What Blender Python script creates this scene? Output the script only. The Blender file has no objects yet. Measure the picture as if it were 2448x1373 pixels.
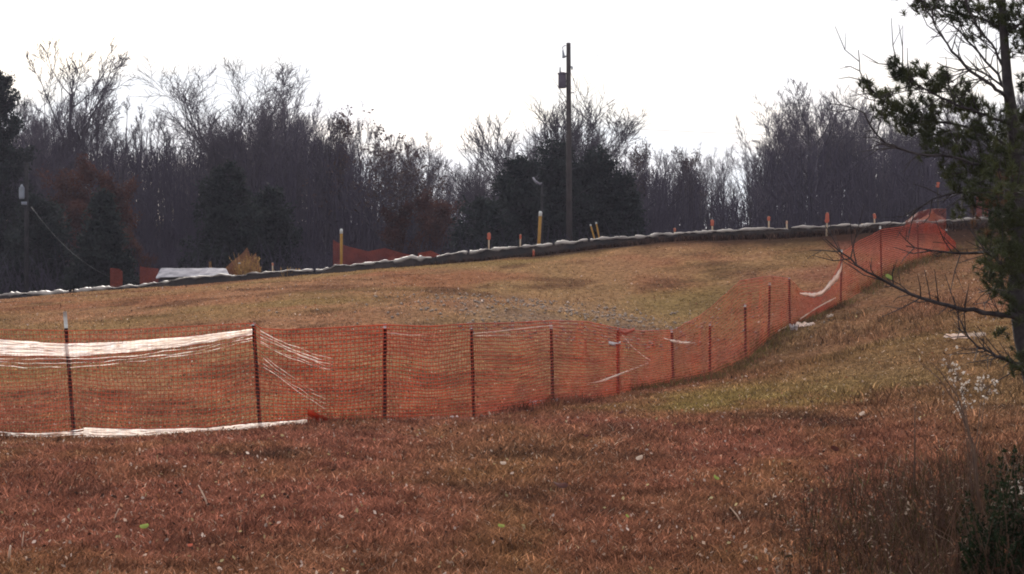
import bpy, math, random
import numpy as np
from mathutils import Vector, Quaternion

random.seed(7)
RNG = np.random.default_rng(11)
SC = bpy.context.scene
COL = SC.collection
R = math.radians

# ------------------------------------------------------------------ camera, sky, sun, exposure
F = 4568.0            # focal length in photo pixels (photo 2448 x 1373)
CX, CY, EYE = 1224.0, 686.5, 1.6
cam_d = bpy.data.cameras.new('camera')
cam_d.sensor_width = 36.0
cam_d.lens = 36.0 * F / 2448.0
cam_d.clip_start = 0.1
cam_d.clip_end = 4000
cam = bpy.data.objects.new('camera', cam_d)
cam.location = (0, 0, EYE)
cam.rotation_euler = (R(90), 0, 0)
COL.objects.link(cam)
SC.camera = cam

SUN_EL, SUN_AZ = 27.0, -10.0
w = bpy.data.worlds.new('World')
SC.world = w
w.use_nodes = True
nt = w.node_tree
nt.nodes.clear()
out = nt.nodes.new('ShaderNodeOutputWorld')
bg = nt.nodes.new('ShaderNodeBackground')
sky = nt.nodes.new('ShaderNodeTexSky')
sky.sky_type = 'NISHITA'
sky.sun_disc = False
sky.sun_elevation = R(SUN_EL)
sky.sun_rotation = R(SUN_AZ)
sky.air_density = 1.0
sky.dust_density = 2.5
sky.ozone_density = 1.0
tc = nt.nodes.new('ShaderNodeTexCoord')
mp = nt.nodes.new('ShaderNodeMapping')
mp.inputs['Scale'].default_value = (3.0, 3.0, 9.0)
nz = nt.nodes.new('ShaderNodeTexNoise')
nz.inputs['Scale'].default_value = 1.6
nz.inputs['Detail'].default_value = 5
cr = nt.nodes.new('ShaderNodeValToRGB')
cr.color_ramp.elements[0].position = 0.15
cr.color_ramp.elements[1].position = 0.55
mx = nt.nodes.new('ShaderNodeMix')
mx.data_type = 'RGBA'
mx.inputs['B'].default_value = (11.6, 11.4, 11.7, 1)      # thin bright cloud, in the sky's own units
nt.links.new(tc.outputs['Generated'], mp.inputs['Vector'])
nt.links.new(mp.outputs['Vector'], nz.inputs['Vector'])
nt.links.new(nz.outputs['Fac'], cr.inputs['Fac'])
nt.links.new(cr.outputs['Color'], mx.inputs['Factor'])
nz2 = nt.nodes.new('ShaderNodeTexNoise'); nz2.inputs['Scale'].default_value = 2.3; nz2.inputs['Detail'].default_value = 4
nt.links.new(mp.outputs['Vector'], nz2.inputs['Vector'])
cr2 = nt.nodes.new('ShaderNodeValToRGB')
cr2.color_ramp.elements[0].position = 0.36; cr2.color_ramp.elements[0].color = (0.90, 0.935, 0.975, 1)
cr2.color_ramp.elements[1].position = 0.60; cr2.color_ramp.elements[1].color = (1.05, 1.03, 1.05, 1)
nt.links.new(nz2.outputs['Fac'], cr2.inputs['Fac'])
vm = nt.nodes.new('ShaderNodeVectorMath'); vm.operation = 'SCALE'; vm.inputs['Scale'].default_value = 11.6
nt.links.new(cr2.outputs['Color'], vm.inputs[0])
nt.links.new(vm.outputs['Vector'], mx.inputs['B'])
nt.links.new(sky.outputs['Color'], mx.inputs['A'])
nt.links.new(mx.outputs['Result'], bg.inputs['Color'])
bg.inputs['Strength'].default_value = 0.09
nt.links.new(bg.outputs['Background'], out.inputs['Surface'])

sl = bpy.data.lights.new('sun', 'SUN')
sl.energy = 4.8
sl.angle = R(0.6)
sl.color = (1.0, 0.93, 0.84)
sun = bpy.data.objects.new('sun', sl)
LV = Vector((math.sin(R(SUN_AZ)) * math.cos(R(SUN_EL)), math.cos(R(SUN_AZ)) * math.cos(R(SUN_EL)), math.sin(R(SUN_EL))))
sun.rotation_euler = (-LV).to_track_quat('-Z', 'Y').to_euler()
sun.location = (0, 30, 40)
COL.objects.link(sun)

SC.view_settings.view_transform = 'Standard'
SC.view_settings.look = 'None'
SC.view_settings.exposure = 0.14
SC.view_settings.gamma = 1
SC.render.engine = 'CYCLES'
SC.cycles.max_bounces = 6
SC.cycles.diffuse_bounces = 3
SC.cycles.transparent_max_bounces = 8
SC.cycles.filter_width = 1.9

# ------------------------------------------------------------------ helpers
def W(px, py, Y):
    """world point seen at photo pixel px,py when it stands Y metres away"""
    return np.array([(px - CX) / F * Y, Y, EYE - (py - CY) / F * Y])

def setp(o, label=None, cat=None, group=None, kind=None):
    if label: o['label'] = label
    if cat: o['category'] = cat
    if group: o['group'] = group
    if kind: o['kind'] = kind
    return o

def empty(name, loc, label, cat, group=None):
    o = bpy.data.objects.new(name, None)
    o.empty_display_size = 0.2
    o.location = loc
    COL.objects.link(o)
    return setp(o, label, cat, group)

class MB:
    """collects tris/quads and links them as one mesh"""
    def __init__(s):
        s.v, s.f4, s.f3, s.n = [], [], [], 0
    def add(s, V, q=None, t=None):
        V = np.asarray(V, float).reshape(-1, 3)
        if q is not None and len(q): s.f4.append(np.asarray(q, np.int64).reshape(-1, 4) + s.n)
        if t is not None and len(t): s.f3.append(np.asarray(t, np.int64).reshape(-1, 3) + s.n)
        s.v.append(V); s.n += len(V)
    def box(s, c, size, rz=0.0, ry=0.0):
        c = np.asarray(c, float); h = np.asarray(size, float) / 2
        P = np.array([[i, j, k] for k in (-1, 1) for j in (-1, 1) for i in (-1, 1)], float) * h
        cy, sy = math.cos(ry), math.sin(ry); cz, sz = math.cos(rz), math.sin(rz)
        P = P @ np.array([[cy, 0, -sy], [0, 1, 0], [sy, 0, cy]])
        P = P @ np.array([[cz, sz, 0], [-sz, cz, 0], [0, 0, 1]])
        s.add(P + c, [[0, 2, 3, 1], [4, 5, 7, 6], [0, 1, 5, 4], [2, 6, 7, 3], [0, 4, 6, 2], [1, 3, 7, 5]])
    def tube(s, pts, rad, k=5, cap=True):
        pts = np.asarray(pts, float); n = len(pts)
        rad = np.broadcast_to(np.asarray(rad, float), (n,))
        tg = np.gradient(pts, axis=0)
        tg /= np.linalg.norm(tg, axis=1, keepdims=True) + 1e-9
        m = tg.mean(0)
        ref = np.array([1.0, 0, 0]) if abs(m[0]) < 0.8 * np.linalg.norm(m) + 1e-9 else np.array([0, 0, 1.0])
        u = np.cross(tg, ref); u /= np.linalg.norm(u, axis=1, keepdims=True) + 1e-9
        v = np.cross(tg, u)
        a = np.arange(k) * 2 * math.pi / k
        ring = pts[:, None, :] + rad[:, None, None] * (u[:, None, :] * np.cos(a)[None, :, None] + v[:, None, :] * np.sin(a)[None, :, None])
        i = np.arange(n - 1)[:, None] * k; j = np.arange(k)[None, :]; j2 = (j + 1) % k
        q = np.stack([i + j, i + j2, i + k + j2, i + k + j], -1).reshape(-1, 4)
        t = []
        if cap and k >= 3:
            t = [[0, b + 1, b] for b in range(1, k - 1)] + [[(n - 1) * k, (n - 1) * k + b, (n - 1) * k + b + 1] for b in range(1, k - 1)]
        s.add(ring.reshape(-1, 3), q, t)
    def build(s, name, mat, parent=None, smooth=False, cols=None):
        V = np.concatenate(s.v)
        q = np.concatenate(s.f4) if s.f4 else np.zeros((0, 4), np.int64)
        t = np.concatenate(s.f3) if s.f3 else np.zeros((0, 3), np.int64)
        me = bpy.data.meshes.new(name)
        me.vertices.add(len(V)); me.vertices.foreach_set('co', V.astype(np.float32).ravel())
        loops = np.concatenate([q.ravel(), t.ravel()])
        me.loops.add(len(loops)); me.loops.foreach_set('vertex_index', loops.astype(np.int32))
        me.polygons.add(len(q) + len(t))
        st = np.concatenate([np.arange(len(q)) * 4, len(q) * 4 + np.arange(len(t)) * 3])
        me.polygons.foreach_set('loop_start', st.astype(np.int32))
        if smooth:
            me.polygons.foreach_set('use_smooth', np.ones(len(q) + len(t), bool))
        me.update(calc_edges=True)
        me.validate()
        if cols is not None:
            at = me.color_attributes.new('Col', 'FLOAT_COLOR', 'POINT')
            c4 = np.ones((len(V), 4), np.float32); c4[:, :3] = cols
            at.data.foreach_set('color', c4.ravel())
        me.materials.append(mat)
        o = bpy.data.objects.new(name, me)
        COL.objects.link(o)
        if parent is not None: o.parent = parent
        return o

def material(name, c1, c2=None, rough=0.8, scale=6.0, trans=0.0, spec=0.3, attr=False, bump=0.0, obj_random=0.0, metal=0.0):
    m = bpy.data.materials.new(name)
    m.use_nodes = True
    t = m.node_tree; t.nodes.clear()
    o = t.nodes.new('ShaderNodeOutputMaterial')
    p = t.nodes.new('ShaderNodeBsdfPrincipled')
    p.inputs['Roughness'].default_value = rough
    p.inputs['Specular IOR Level'].default_value = spec
    p.inputs['Metallic'].default_value = metal
    n = t.nodes.new('ShaderNodeTexNoise')
    n.inputs['Scale'].default_value = scale
    n.inputs['Detail'].default_value = 4
    g = t.nodes.new('ShaderNodeNewGeometry') if attr else t.nodes.new('ShaderNodeTexCoord')
    t.links.new(g.outputs['Position'] if attr else g.outputs['Object'], n.inputs['Vector'])
    mixn = t.nodes.new('ShaderNodeMix'); mixn.data_type = 'RGBA'
    if attr:
        a = t.nodes.new('ShaderNodeAttribute'); a.attribute_name = 'Col'
        mixn.blend_type = 'MULTIPLY'
        cc = t.nodes.new('ShaderNodeValToRGB')
        cc.color_ramp.elements[0].position = 0.3; cc.color_ramp.elements[0].color = (0.45, 0.42, 0.42, 1)
        cc.color_ramp.elements[1].position = 0.7; cc.color_ramp.elements[1].color = (1.35, 1.3, 1.25, 1)
        t.links.new(n.outputs['Fac'], cc.inputs['Fac'])
        mixn.inputs['Factor'].default_value = 1.0
        t.links.new(a.outputs['Color'], mixn.inputs['A'])
        t.links.new(cc.outputs['Color'], mixn.inputs['B'])
    else:
        c2 = c2 or tuple(x * 0.6 for x in c1)
        cc = t.nodes.new('ShaderNodeValToRGB')
        cc.color_ramp.elements[0].position = 0.35; cc.color_ramp.elements[1].position = 0.65
        t.links.new(n.outputs['Fac'], cc.inputs['Fac'])
        t.links.new(cc.outputs['Color'], mixn.inputs['Factor'])
        mixn.inputs['A'].default_value = (*c1, 1); mixn.inputs['B'].default_value = (*c2, 1)
    colout = mixn.outputs['Result']
    if obj_random > 0:
        oi = t.nodes.new('ShaderNodeObjectInfo')
        mr = t.nodes.new('ShaderNodeMapRange')
        mr.inputs['To Min'].default_value = 1 - obj_random; mr.inputs['To Max'].default_value = 1 + obj_random
        t.links.new(oi.outputs['Random'], mr.inputs['Value'])
        hs = t.nodes.new('ShaderNodeHueSaturation')
        t.links.new(mr.outputs['Result'], hs.inputs['Value'])
        t.links.new(colout, hs.inputs['Color'])
        colout = hs.outputs['Color']
    t.links.new(colout, p.inputs['Base Color'])
    if bump > 0:
        b = t.nodes.new('ShaderNodeBump'); b.inputs['Strength'].default_value = bump
        b.inputs['Distance'].default_value = 0.02
        t.links.new(n.outputs['Fac'], b.inputs['Height'])
        t.links.new(b.outputs['Normal'], p.inputs['Normal'])
    if trans > 0:
        tr = t.nodes.new('ShaderNodeBsdfTranslucent')
        t.links.new(colout, tr.inputs['Color'])
        ms = t.nodes.new('ShaderNodeMixShader'); ms.inputs['Fac'].default_value = trans
        t.links.new(p.outputs['BSDF'], ms.inputs[1]); t.links.new(tr.outputs['BSDF'], ms.inputs[2])
        t.links.new(ms.outputs['Shader'], o.inputs['Surface'])
    else:
        t.links.new(p.outputs['BSDF'], o.inputs['Surface'])
    return m

M = {
 'ground': material('ground_soil', (1, 1, 1), attr=True, rough=1.0, scale=9.0, spec=0.0, bump=0.8),
 'grass': material('dry_grass', (1, 1, 1), attr=True, rough=1.0, scale=2.2, trans=0.35, spec=0.0),
 'weeds': material('dry_weeds', (1, 1, 1), attr=True, rough=1.0, scale=3.0, trans=0.25, spec=0.0),
 'bark': material('grey_bark', (0.075, 0.066, 0.078), (0.045, 0.040, 0.05), rough=0.9, scale=1.5, spec=0.1, obj_random=0.35),
 'twig': material('bare_twigs', (0.080, 0.068, 0.084), (0.055, 0.048, 0.064), rough=0.9, scale=0.6, spec=0.1, obj_random=0.35),
 'thicket': material('thicket_stems', (0.062, 0.052, 0.070), (0.042, 0.037, 0.054), rough=0.95, scale=0.08, spec=0.05),
 'cedar': material('cedar_foliage', (0.026, 0.033, 0.030), (0.013, 0.019, 0.019), rough=0.9, scale=0.9, spec=0.05, trans=0.15),
 'russet': material('russet_leaves', (0.085, 0.034, 0.024), (0.05, 0.026, 0.022), rough=0.85, scale=0.8, trans=0.3, spec=0.1),
 'brownleaf': material('brown_clinging_leaves', (0.085, 0.056, 0.05), (0.055, 0.04, 0.042), rough=0.85, scale=0.8, trans=0.25, spec=0.1),
 'pinebark': material('pine_bark', (0.060, 0.052, 0.054), (0.03, 0.026, 0.028), rough=0.9, scale=14.0, spec=0.1, bump=0.7),
 'needle': material('pine_needles', (0.056, 0.062, 0.020), (0.022, 0.030, 0.013), rough=0.7, scale=2.5, trans=0.3, spec=0.3),
 'deadneedle': material('dead_needles', (0.16, 0.08, 0.035), (0.09, 0.05, 0.03), rough=0.7, scale=3.0, trans=0.3),
 'orange': material('orange_plastic_net', (0.66, 0.105, 0.040), (0.42, 0.060, 0.026), rough=0.4, scale=1.5, trans=0.42, spec=0.3),
 'orangedull': material('dull_orange_net', (0.36, 0.075, 0.035), (0.22, 0.045, 0.03), rough=0.5, scale=2.0, trans=0.35),
 'glintwhite': material('net_glint_white', (0.94, 0.90, 0.87), (0.90, 0.80, 0.72), rough=0.34, scale=9.0, trans=0.75, spec=0.6),  # white stands in for sun glinting on the orange net
 'ribbon': material('white_ribbon', (0.88, 0.78, 0.72), (0.86, 0.66, 0.56), rough=0.45, scale=9.0, trans=0.45),
 'scrap': material('white_scrap_plastic', (0.70, 0.64, 0.68), (0.50, 0.42, 0.42), rough=0.4, scale=20.0, trans=0.2),
 'tpost': material('rusty_steel_post', (0.055, 0.022, 0.016), (0.03, 0.012, 0.01), rough=0.6, scale=12.0),
 'posttip': material('pale_painted_tip', (0.55, 0.56, 0.55), (0.4, 0.4, 0.4), rough=0.5, scale=20.0),
 'silt': material('black_silt_fabric', (0.012, 0.011, 0.012), (0.035, 0.024, 0.02), rough=0.7, scale=2.0, spec=0.2),
 'silthem': material('hem_glint_pale', (0.52, 0.46, 0.42), (0.24, 0.21, 0.20), rough=0.5, scale=1.6, trans=0.2),  # pale colour paints the sun's glint on black fabric
 'yellow': material('yellow_marker_plastic', (0.40, 0.22, 0.035), (0.3, 0.16, 0.03), rough=0.5, scale=4.0, trans=0.3),
 'wood': material('pale_wood_stake', (0.45, 0.34, 0.24), (0.3, 0.22, 0.15), rough=0.8, scale=15.0),
 'tannet': material('sunbleached_tan_net', (0.42, 0.22, 0.10), (0.32, 0.13, 0.06), rough=0.6, scale=3.0, trans=0.4),
 'dryplant': material('dry_straw_stems', (0.42, 0.27, 0.11), (0.28, 0.16, 0.07), rough=0.9, scale=5.0, trans=0.3, spec=0.0),
 'flag': material('orange_flagging', (0.62, 0.13, 0.07), (0.5, 0.18, 0.12), rough=0.5, scale=9.0, trans=0.45),
 'slab': material('weathered_white_panel', (0.36, 0.345, 0.38), (0.17, 0.16, 0.19), rough=0.9, spec=0.1, scale=3.2, trans=0.1),
 'pole': material('creosote_pole', (0.045, 0.036, 0.034), (0.028, 0.023, 0.023), rough=0.9, scale=3.0),
 'darkpole': material('dark_weathered_pole', (0.03, 0.028, 0.03), (0.018, 0.018, 0.02), rough=0.95, scale=3.0, spec=0.05),
 'steel': material('dark_transformer_steel', (0.075, 0.06, 0.085), (0.055, 0.045, 0.065), rough=0.6, scale=3.0),
 'greysteel': material('pale_transformer_steel', (0.20, 0.22, 0.27), (0.15, 0.17, 0.2), rough=0.5, scale=3.0),
 'ceramic': material('insulator_ceramic', (0.30, 0.32, 0.36), (0.2, 0.22, 0.25), rough=0.3, scale=8.0),
 'wire': material('weathered_wire', (0.06, 0.06, 0.07), (0.04, 0.04, 0.05), rough=0.9, spec=0.05, scale=1.0),
 'guy': material('bright_guy_wire', (0.20, 0.20, 0.20), (0.03, 0.03, 0.035), rough=0.5, scale=2.4),
 'lime': material('lime_leaf', (0.36, 0.42, 0.11), (0.26, 0.34, 0.07), rough=0.5, scale=20.0, trans=0.4),
 'paleleaf': material('pale_dry_leaf', (0.70, 0.58, 0.48), (0.55, 0.42, 0.34), rough=0.6, scale=20.0, trans=0.35),
 'redleaf': material('dark_red_bark_chip', (0.09, 0.02, 0.012), (0.05, 0.014, 0.01), rough=0.8, scale=20.0),
 'fluff': material('white_seed_fluff', (0.66, 0.60, 0.54), (0.36, 0.31, 0.27), rough=0.9, scale=30.0, trans=0.4),
 'stem': material('dry_brown_stem', (0.12, 0.07, 0.045), (0.07, 0.04, 0.03), rough=0.8, scale=20.0),
 'stone': material('grey_field_stone', (0.30, 0.235, 0.19), (0.16, 0.12, 0.10), rough=0.9, scale=8.0),
 'shrub': material('dark_shrub_leaf', (0.020, 0.030, 0.013), (0.010, 0.016, 0.009), rough=0.9, spec=0.05, scale=5.0, trans=0.2),
 'clay': material('red_clay_soil', (0.36, 0.12, 0.07), (0.24, 0.07, 0.045), rough=0.95, scale=2.5, bump=0.5),
}

def hash2(ix, iy, seed):
    h = (ix.astype(np.int64) * 374761393 + iy.astype(np.int64) * 668265263 + seed * 974711) & 0xffffffff
    h = ((h ^ (h >> 13)) * 1274126177) & 0xffffffff
    return ((h ^ (h >> 16)) & 0xffff) / 65535.0

def vnoise(x, y, seed=0):
    x = np.asarray(x, float); y = np.asarray(y, float)
    ix, iy = np.floor(x), np.floor(y); fx, fy = x - ix, y - iy
    fx = fx * fx * (3 - 2 * fx); fy = fy * fy * (3 - 2 * fy)
    a = hash2(ix, iy, seed); b = hash2(ix + 1, iy, seed); c = hash2(ix, iy + 1, seed); d = hash2(ix + 1, iy + 1, seed)
    return (a * (1 - fx) + b * fx) * (1 - fy) + (c * (1 - fx) + d * fx) * fy

def fbm(x, y, seed=0, oct=4):
    s = 0; amp = 0.5; tot = 0
    for k in range(oct):
        s = s + amp * vnoise(np.asarray(x) * 2 ** k, np.asarray(y) * 2 ** k, seed + k); tot += amp; amp *= 0.5
    return s / tot

# ------------------------------------------------------------------ terrain
FENCE = [  # px, base py, distance
 (-260, 1052, 26.5), (-120, 1050, 25.6), (0, 1046, 25.0), (165, 1038, 24.3), (350, 1046, 23.9), (500, 1040, 23.6), (620, 1018, 23.6), (760, 1012, 24.0),
 (920, 1009, 24.6), (1130, 1000, 26.0), (1320, 970, 28.2), (1477, 947, 31.0), (1607, 920, 34.4), (1697, 905, 37.0),
 (1782, 862, 39.2), (1838, 815, 41.2), (1887, 782, 43.0), (2010, 728, 45.5), (2107, 667, 47.6), (2195, 625, 50.0), (2285, 598, 53.0)]
CREST = [(-400, 762, 67), (-150, 745, 66), (0, 728, 65), (250, 699, 64), (450, 690, 63), (650, 674, 62.4), (815, 656, 62), (1000, 634, 61.2), (1287, 609, 60),
 (1500, 587, 59), (1700, 571, 58), (1976, 556, 57), (2107, 549, 56.5), (2285, 538, 56), (2500, 530, 55.5), (2800, 520, 55)]
CREST = [(a, b + (9 if a <= 1290 else 5), c) for a, b, c in CREST]
cp = []
for a in FENCE + CREST: cp.append(W(*a))
for px, py, Y in [(2200, 800, 32), (2000, 855, 33), (1900, 955, 26), (2200, 950, 23), (2400, 905, 24), (2440, 780, 32), (2420, 1080, 17.5), (2400, 700, 40),
                  (2600, 640, 46), (2700, 900, 26), (900, 765, 41), (1250, 738, 43), (1600, 762, 46), (1850, 662, 50), (300, 775, 44), (-300, 810, 44), (2700, 600, 52)]:
    cp.append(W(px, py, Y))
for x in (-9, -4, 0, 4):
    for y in (-14, 0, 7, 12, 17): cp.append((x, y, 0.0 if x > -8 else -0.15))
for x in (8, 13):
    for y in (-14, 2, 10): cp.append((x, y, 0.15))
for px, py, Y in CREST[::2]:
    c = W(px, py, Y)
    cp.append((c[0] * 1.1, Y + 7, c[2] - 0.7)); cp.append((c[0] * 1.4, Y + 28, c[2] * 0.55 - 0.6))
for x in (-40, 0, 40, 80):
    cp.append((x, 112, 0.6 + x * 0.012))
cp = np.array(cp, float)
def _phi(r): return np.where(r > 1e-9, r * r * np.log(np.maximum(r, 1e-9)), 0.0)
_n = len(cp)
_S = 20.0
_P = np.c_[np.ones(_n), cp[:, :2] / _S]
_D = np.linalg.norm(cp[:, None, :2] - cp[None, :, :2], axis=2) / _S
_A = np.zeros((_n + 3, _n + 3)); _A[:_n, :_n] = _phi(_D) + np.eye(_n) * 0.0006; _A[:_n, _n:] = _P; _A[_n:, :_n] = _P.T
_wt = np.linalg.solve(_A, np.r_[cp[:, 2], 0, 0, 0])
def H(x, y, rough=True):
    x = np.atleast_1d(np.asarray(x, float)).ravel(); y = np.atleast_1d(np.asarray(y, float)).ravel()
    yc = np.clip(y, -14, 112); xc = np.clip(x, -60, 90)
    z = np.zeros(len(x))
    for i in range(0, len(x), 40000):
        q = np.c_[xc[i:i + 40000], yc[i:i + 40000]] / _S
        d = np.linalg.norm(q[:, None, :] - cp[None, :, :2] / _S, axis=2)
        z[i:i + 40000] = _phi(d) @ _wt[:_n] + _wt[_n] + q @ _wt[_n + 1:]
    far = np.clip((y - 112) / 70, 0, 1)
    far = far * far * (3 - 2 * far)
    z = z * (1 - far) + far * (7.0 + 3.0 * (fbm(x / 60, y / 60, 5) - 0.5) * 2)
    if rough:
        z = z + (fbm(x / 0.9, y / 0.9, 21, 3) - 0.5) * 0.09 + (fbm(x / 4, y / 4, 31, 2) - 0.5) * 0.10
    return z
def G(x, y): return float(H([x], [y])[0])

def crest_y(x):
    c = np.array([W(*a) for a in CREST]); return np.interp(x, c[:, 0], c[:, 1])
def fence_y(x):
    c = np.array([W(*a) for a in FENCE]); return np.interp(x, c[:, 0], c[:, 1])

def soil_colour(x, y):
    """the dry turf's own colour: red-brown near, straw tan up the field, a green strip by the hollow"""
    x = np.asarray(x, float); y = np.asarray(y, float)
    red = np.array([0.215, 0.090, 0.062]); brown = np.array([0.212, 0.106, 0.062]); tan = np.array([0.305, 0.164, 0.096])
    straw = np.array([0.270, 0.170, 0.088]); green = np.array([0.205, 0.160, 0.060]); dark = np.array([0.055, 0.034, 0.026])
    gold = np.array([0.225, 0.128, 0.060])
    n1 = fbm(x / 2.6, y / 4.5, 1); n2 = fbm(x / 0.8, y / 1.6, 2); n3 = fbm(x / 5, y / 9, 3)
    c = red + (brown - red) * np.clip((n1 - 0.35) * 3, 0, 1)[:, None]
    c = c + (gold - c) * (np.clip((n2 - 0.5) * 3, 0, 1) * 0.6)[:, None]
    far = np.clip((y - fence_y(x) - 1.0) / 8, 0, 1) * (x < 9)
    ft = tan + (straw - tan) * np.clip((n3 - 0.35) * 3, 0, 1)[:, None]
    n5 = fbm(x / 2.2 + 7, y / 2.6, 17, 4)
    ft = ft + (np.array([0.265, 0.120, 0.070]) - ft) * (np.clip((n5 - 0.5) * 5, 0, 1) * 0.75)[:, None]
    ft = ft + (np.array([0.105, 0.055, 0.035]) - ft) * (np.clip((fbm(x / 1.4, y / 0.9, 18, 4) - 0.57) * 7, 0, 1) * 0.7)[:, None]
    sg = np.exp(-((x - (1.0 + (y - 43) * 0.1)) / 2.6) ** 2 - ((y - 43.5) / 3.0) ** 2) * np.clip((n2 - 0.3) * 3, 0, 1)
    ft = ft + (np.array([0.29, 0.205, 0.15]) - ft) * (sg * 0.8)[:, None]
    c = c + (ft - c) * far[:, None]
    # green strip this side of the hollow, thinning towards the camera
    g = np.exp(-((y - (26.5 - 0.25 * (x - 3))) / 3.2) ** 2) * np.clip((x - 0.2) / 2.2, 0, 1)
    g = np.maximum(g, 0.55 * np.exp(-((y - 33) / 4) ** 2) * np.clip((x - 4.2) / 2, 0, 1))
    g = np.clip(g * np.clip((0.5 * n1 + 0.5 * n2 - 0.33) * 4.5, 0, 1), 0, 1)
    c = c + (green - c) * (g * 0.85)[:, None]
    # greenish mid field
    g2 = np.clip((fbm(x / 5, y / 4, 9) - 0.46) * 5, 0, 1) * far * 0.7
    c = c + (np.array([0.22, 0.16, 0.07]) - c) * g2[:, None]
    # straw and olive on the right bank
    bk = np.clip((x - 3.2) / 2.5, 0, 1) * np.clip((y - 15) / 6, 0, 1) * (y < fence_y(x) + 1) * np.clip(0.35 + 1.2 * (n3 - 0.3) + 0.5 * (n2 - 0.5), 0, 0.85)
    c = c + (np.array([0.185, 0.122, 0.064]) - c) * bk[:, None]
    # worn dark spots
    d = np.clip((fbm(x / 1.1, y / 1.5, 14) - 0.62) * 6, 0, 1) * np.where(y < 24, 1.0, 0.25)
    c = c + (dark - c) * (d * 0.7)[:, None]
    # ground darkened along the foot of the silt fence
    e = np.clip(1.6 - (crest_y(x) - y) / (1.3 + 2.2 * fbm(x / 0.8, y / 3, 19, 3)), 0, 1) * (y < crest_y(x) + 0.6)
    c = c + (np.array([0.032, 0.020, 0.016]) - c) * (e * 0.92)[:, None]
    # leaf litter beyond the crest
    b = np.clip((y - crest_y(x) - 0.5) / 3, 0, 1)
    c = c + (np.array([0.07, 0.045, 0.04]) - c) * b[:, None]
    return c

ys = np.r_[np.linspace(-14, 8, 12), np.geomspace(8.5, 70, 330), np.geomspace(72, 900, 50)]
us = np.linspace(-1, 1, 260)
yy, uu = np.meshgrid(ys, us, indexing='ij')
xx = uu * (7 + 0.42 * np.abs(yy))
zz = H(xx.ravel(), yy.ravel())
tv = np.c_[xx.ravel(), yy.ravel(), zz]
nr, nc = yy.shape
ii = (np.arange(nr - 1)[:, None] * nc + np.arange(nc - 1)[None, :]).ravel()
mb = MB(); mb.add(tv, np.c_[ii, ii + 1, ii + nc + 1, ii + nc])
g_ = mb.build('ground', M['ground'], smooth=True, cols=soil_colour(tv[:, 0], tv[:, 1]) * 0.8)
setp(g_, 'brown sloping field with a low crest and wooded ground beyond', None, None, 'structure')

# ------------------------------------------------------------------ grass
def blades(x, y, h, wd, lean, cols, name, label, mat, base_z=None):
    n = len(x)
    z = H(x, y) - 0.008
    az = RNG.uniform(0, 2 * math.pi, n); wa = RNG.uniform(0, math.pi, n)
    base = np.c_[x, y, z]
    wv = np.c_[np.cos(wa), np.sin(wa), np.zeros(n)] * (wd / 2)[:, None]
    tip = base + np.c_[np.cos(az) * lean * h, np.sin(az) * lean * h, h]
    mid = base + np.c_[np.cos(az) * lean * h * 0.35, np.sin(az) * lean * h * 0.35, h * 0.6]
    V = np.stack([base - wv, base + wv, mid + wv * 0.7, mid - wv * 0.7, tip], 1).reshape(-1, 3)
    k = np.arange(n)[:, None] * 5
    m = MB(); m.add(V, k + np.array([[0, 1, 2, 3]]), k + np.array([[3, 2, 4]]))
    o = m.build(name, M[mat], cols=np.repeat(cols, 5, axis=0))
    return setp(o, label, None, None, 'stuff')

def scatter(n, y0, y1, p, pad=1.2, xm=None):
    u = RNG.uniform(0, 1, n)
    q = 1 - p
    y = (y0 ** q + u * (y1 ** q - y0 ** q)) ** (1 / q)
    x = RNG.uniform(-1, 1, n) * (0.29 * y + pad)
    return x, y

x, y = scatter(520000, 8.6, 66, 1.05)
k = y < crest_y(x) + 0.5
x, y = x[k], y[k]; n = len(x)
cl = soil_colour(x, y)
jit = RNG.lognormal(0, np.where(y > 30, 0.34, 0.5), n)
cl = cl * jit[:, None]
pale = RNG.uniform(0, 1, n)
cl = np.where((pale < 0.03)[:, None], np.array([0.62, 0.50, 0.40]) * RNG.uniform(0.6, 1.1, n)[:, None], cl)
cl = np.where(((pale > 0.03) & (pale < np.where(y < 26, 0.12, 0.05)))[:, None], cl * np.array([0.35, 0.38, 0.45]), cl)
hh = RNG.uniform(0.025, 0.07, n) * np.interp(y, [10, 25, 55], [1.0, 0.9, 0.5]) * (0.6 + 0.9 * fbm(x / 1.3, y / 1.3, 44, 2))
hh = np.where(pale < 0.03, hh * 0.8, hh) * np.clip((crest_y(x) - y) / 3.5, 0.10, 1)
blades(x, y, hh, 0.0030 + 0.00050 * y, RNG.uniform(0.2, 2.4, n), np.clip(cl, 0, 0.8), 'grass', 'short dry red-brown and straw grass over the field', 'grass')

# taller rank growth along the fence foot and beside the crest
fx, fy = [], []
fc = np.array([W(*a) for a in FENCE])
seg = np.r_[0, np.cumsum(np.hypot(np.diff(fc[:, 0]), np.diff(fc[:, 1])))]
s_ = RNG.uniform(0, seg[-1], 26000)
x = np.interp(s_, seg, fc[:, 0]) + RNG.normal(0, 0.18, 26000); y = np.interp(s_, seg, fc[:, 1]) - np.abs(RNG.normal(0, 0.35, 26000)) + 0.15
k = fbm(x / 1.1, y / 1.1, 61, 2) + (x > 2) * 0.16 > 0.52
x, y = x[k], y[k]; n = len(x)
cl = soil_colour(x, y) * 0.75 * RNG.lognormal(0, 0.4, n)[:, None]
grn = (RNG.uniform(0, 1, n) < 0.3) & (x > 2)
cl = np.where(grn[:, None], np.array([0.13, 0.12, 0.045]) * RNG.uniform(0.6, 1.4, n)[:, None], cl)
blades(x, y, RNG.uniform(0.05, 0.22, n) * RNG.uniform(0.4, 1.0, n), np.full(n, 0.013), RNG.uniform(0.1, 1.4, n), cl, 'fence_foot_grass', 'rank uncut grass along the foot of the orange fence', 'weeds')

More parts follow.
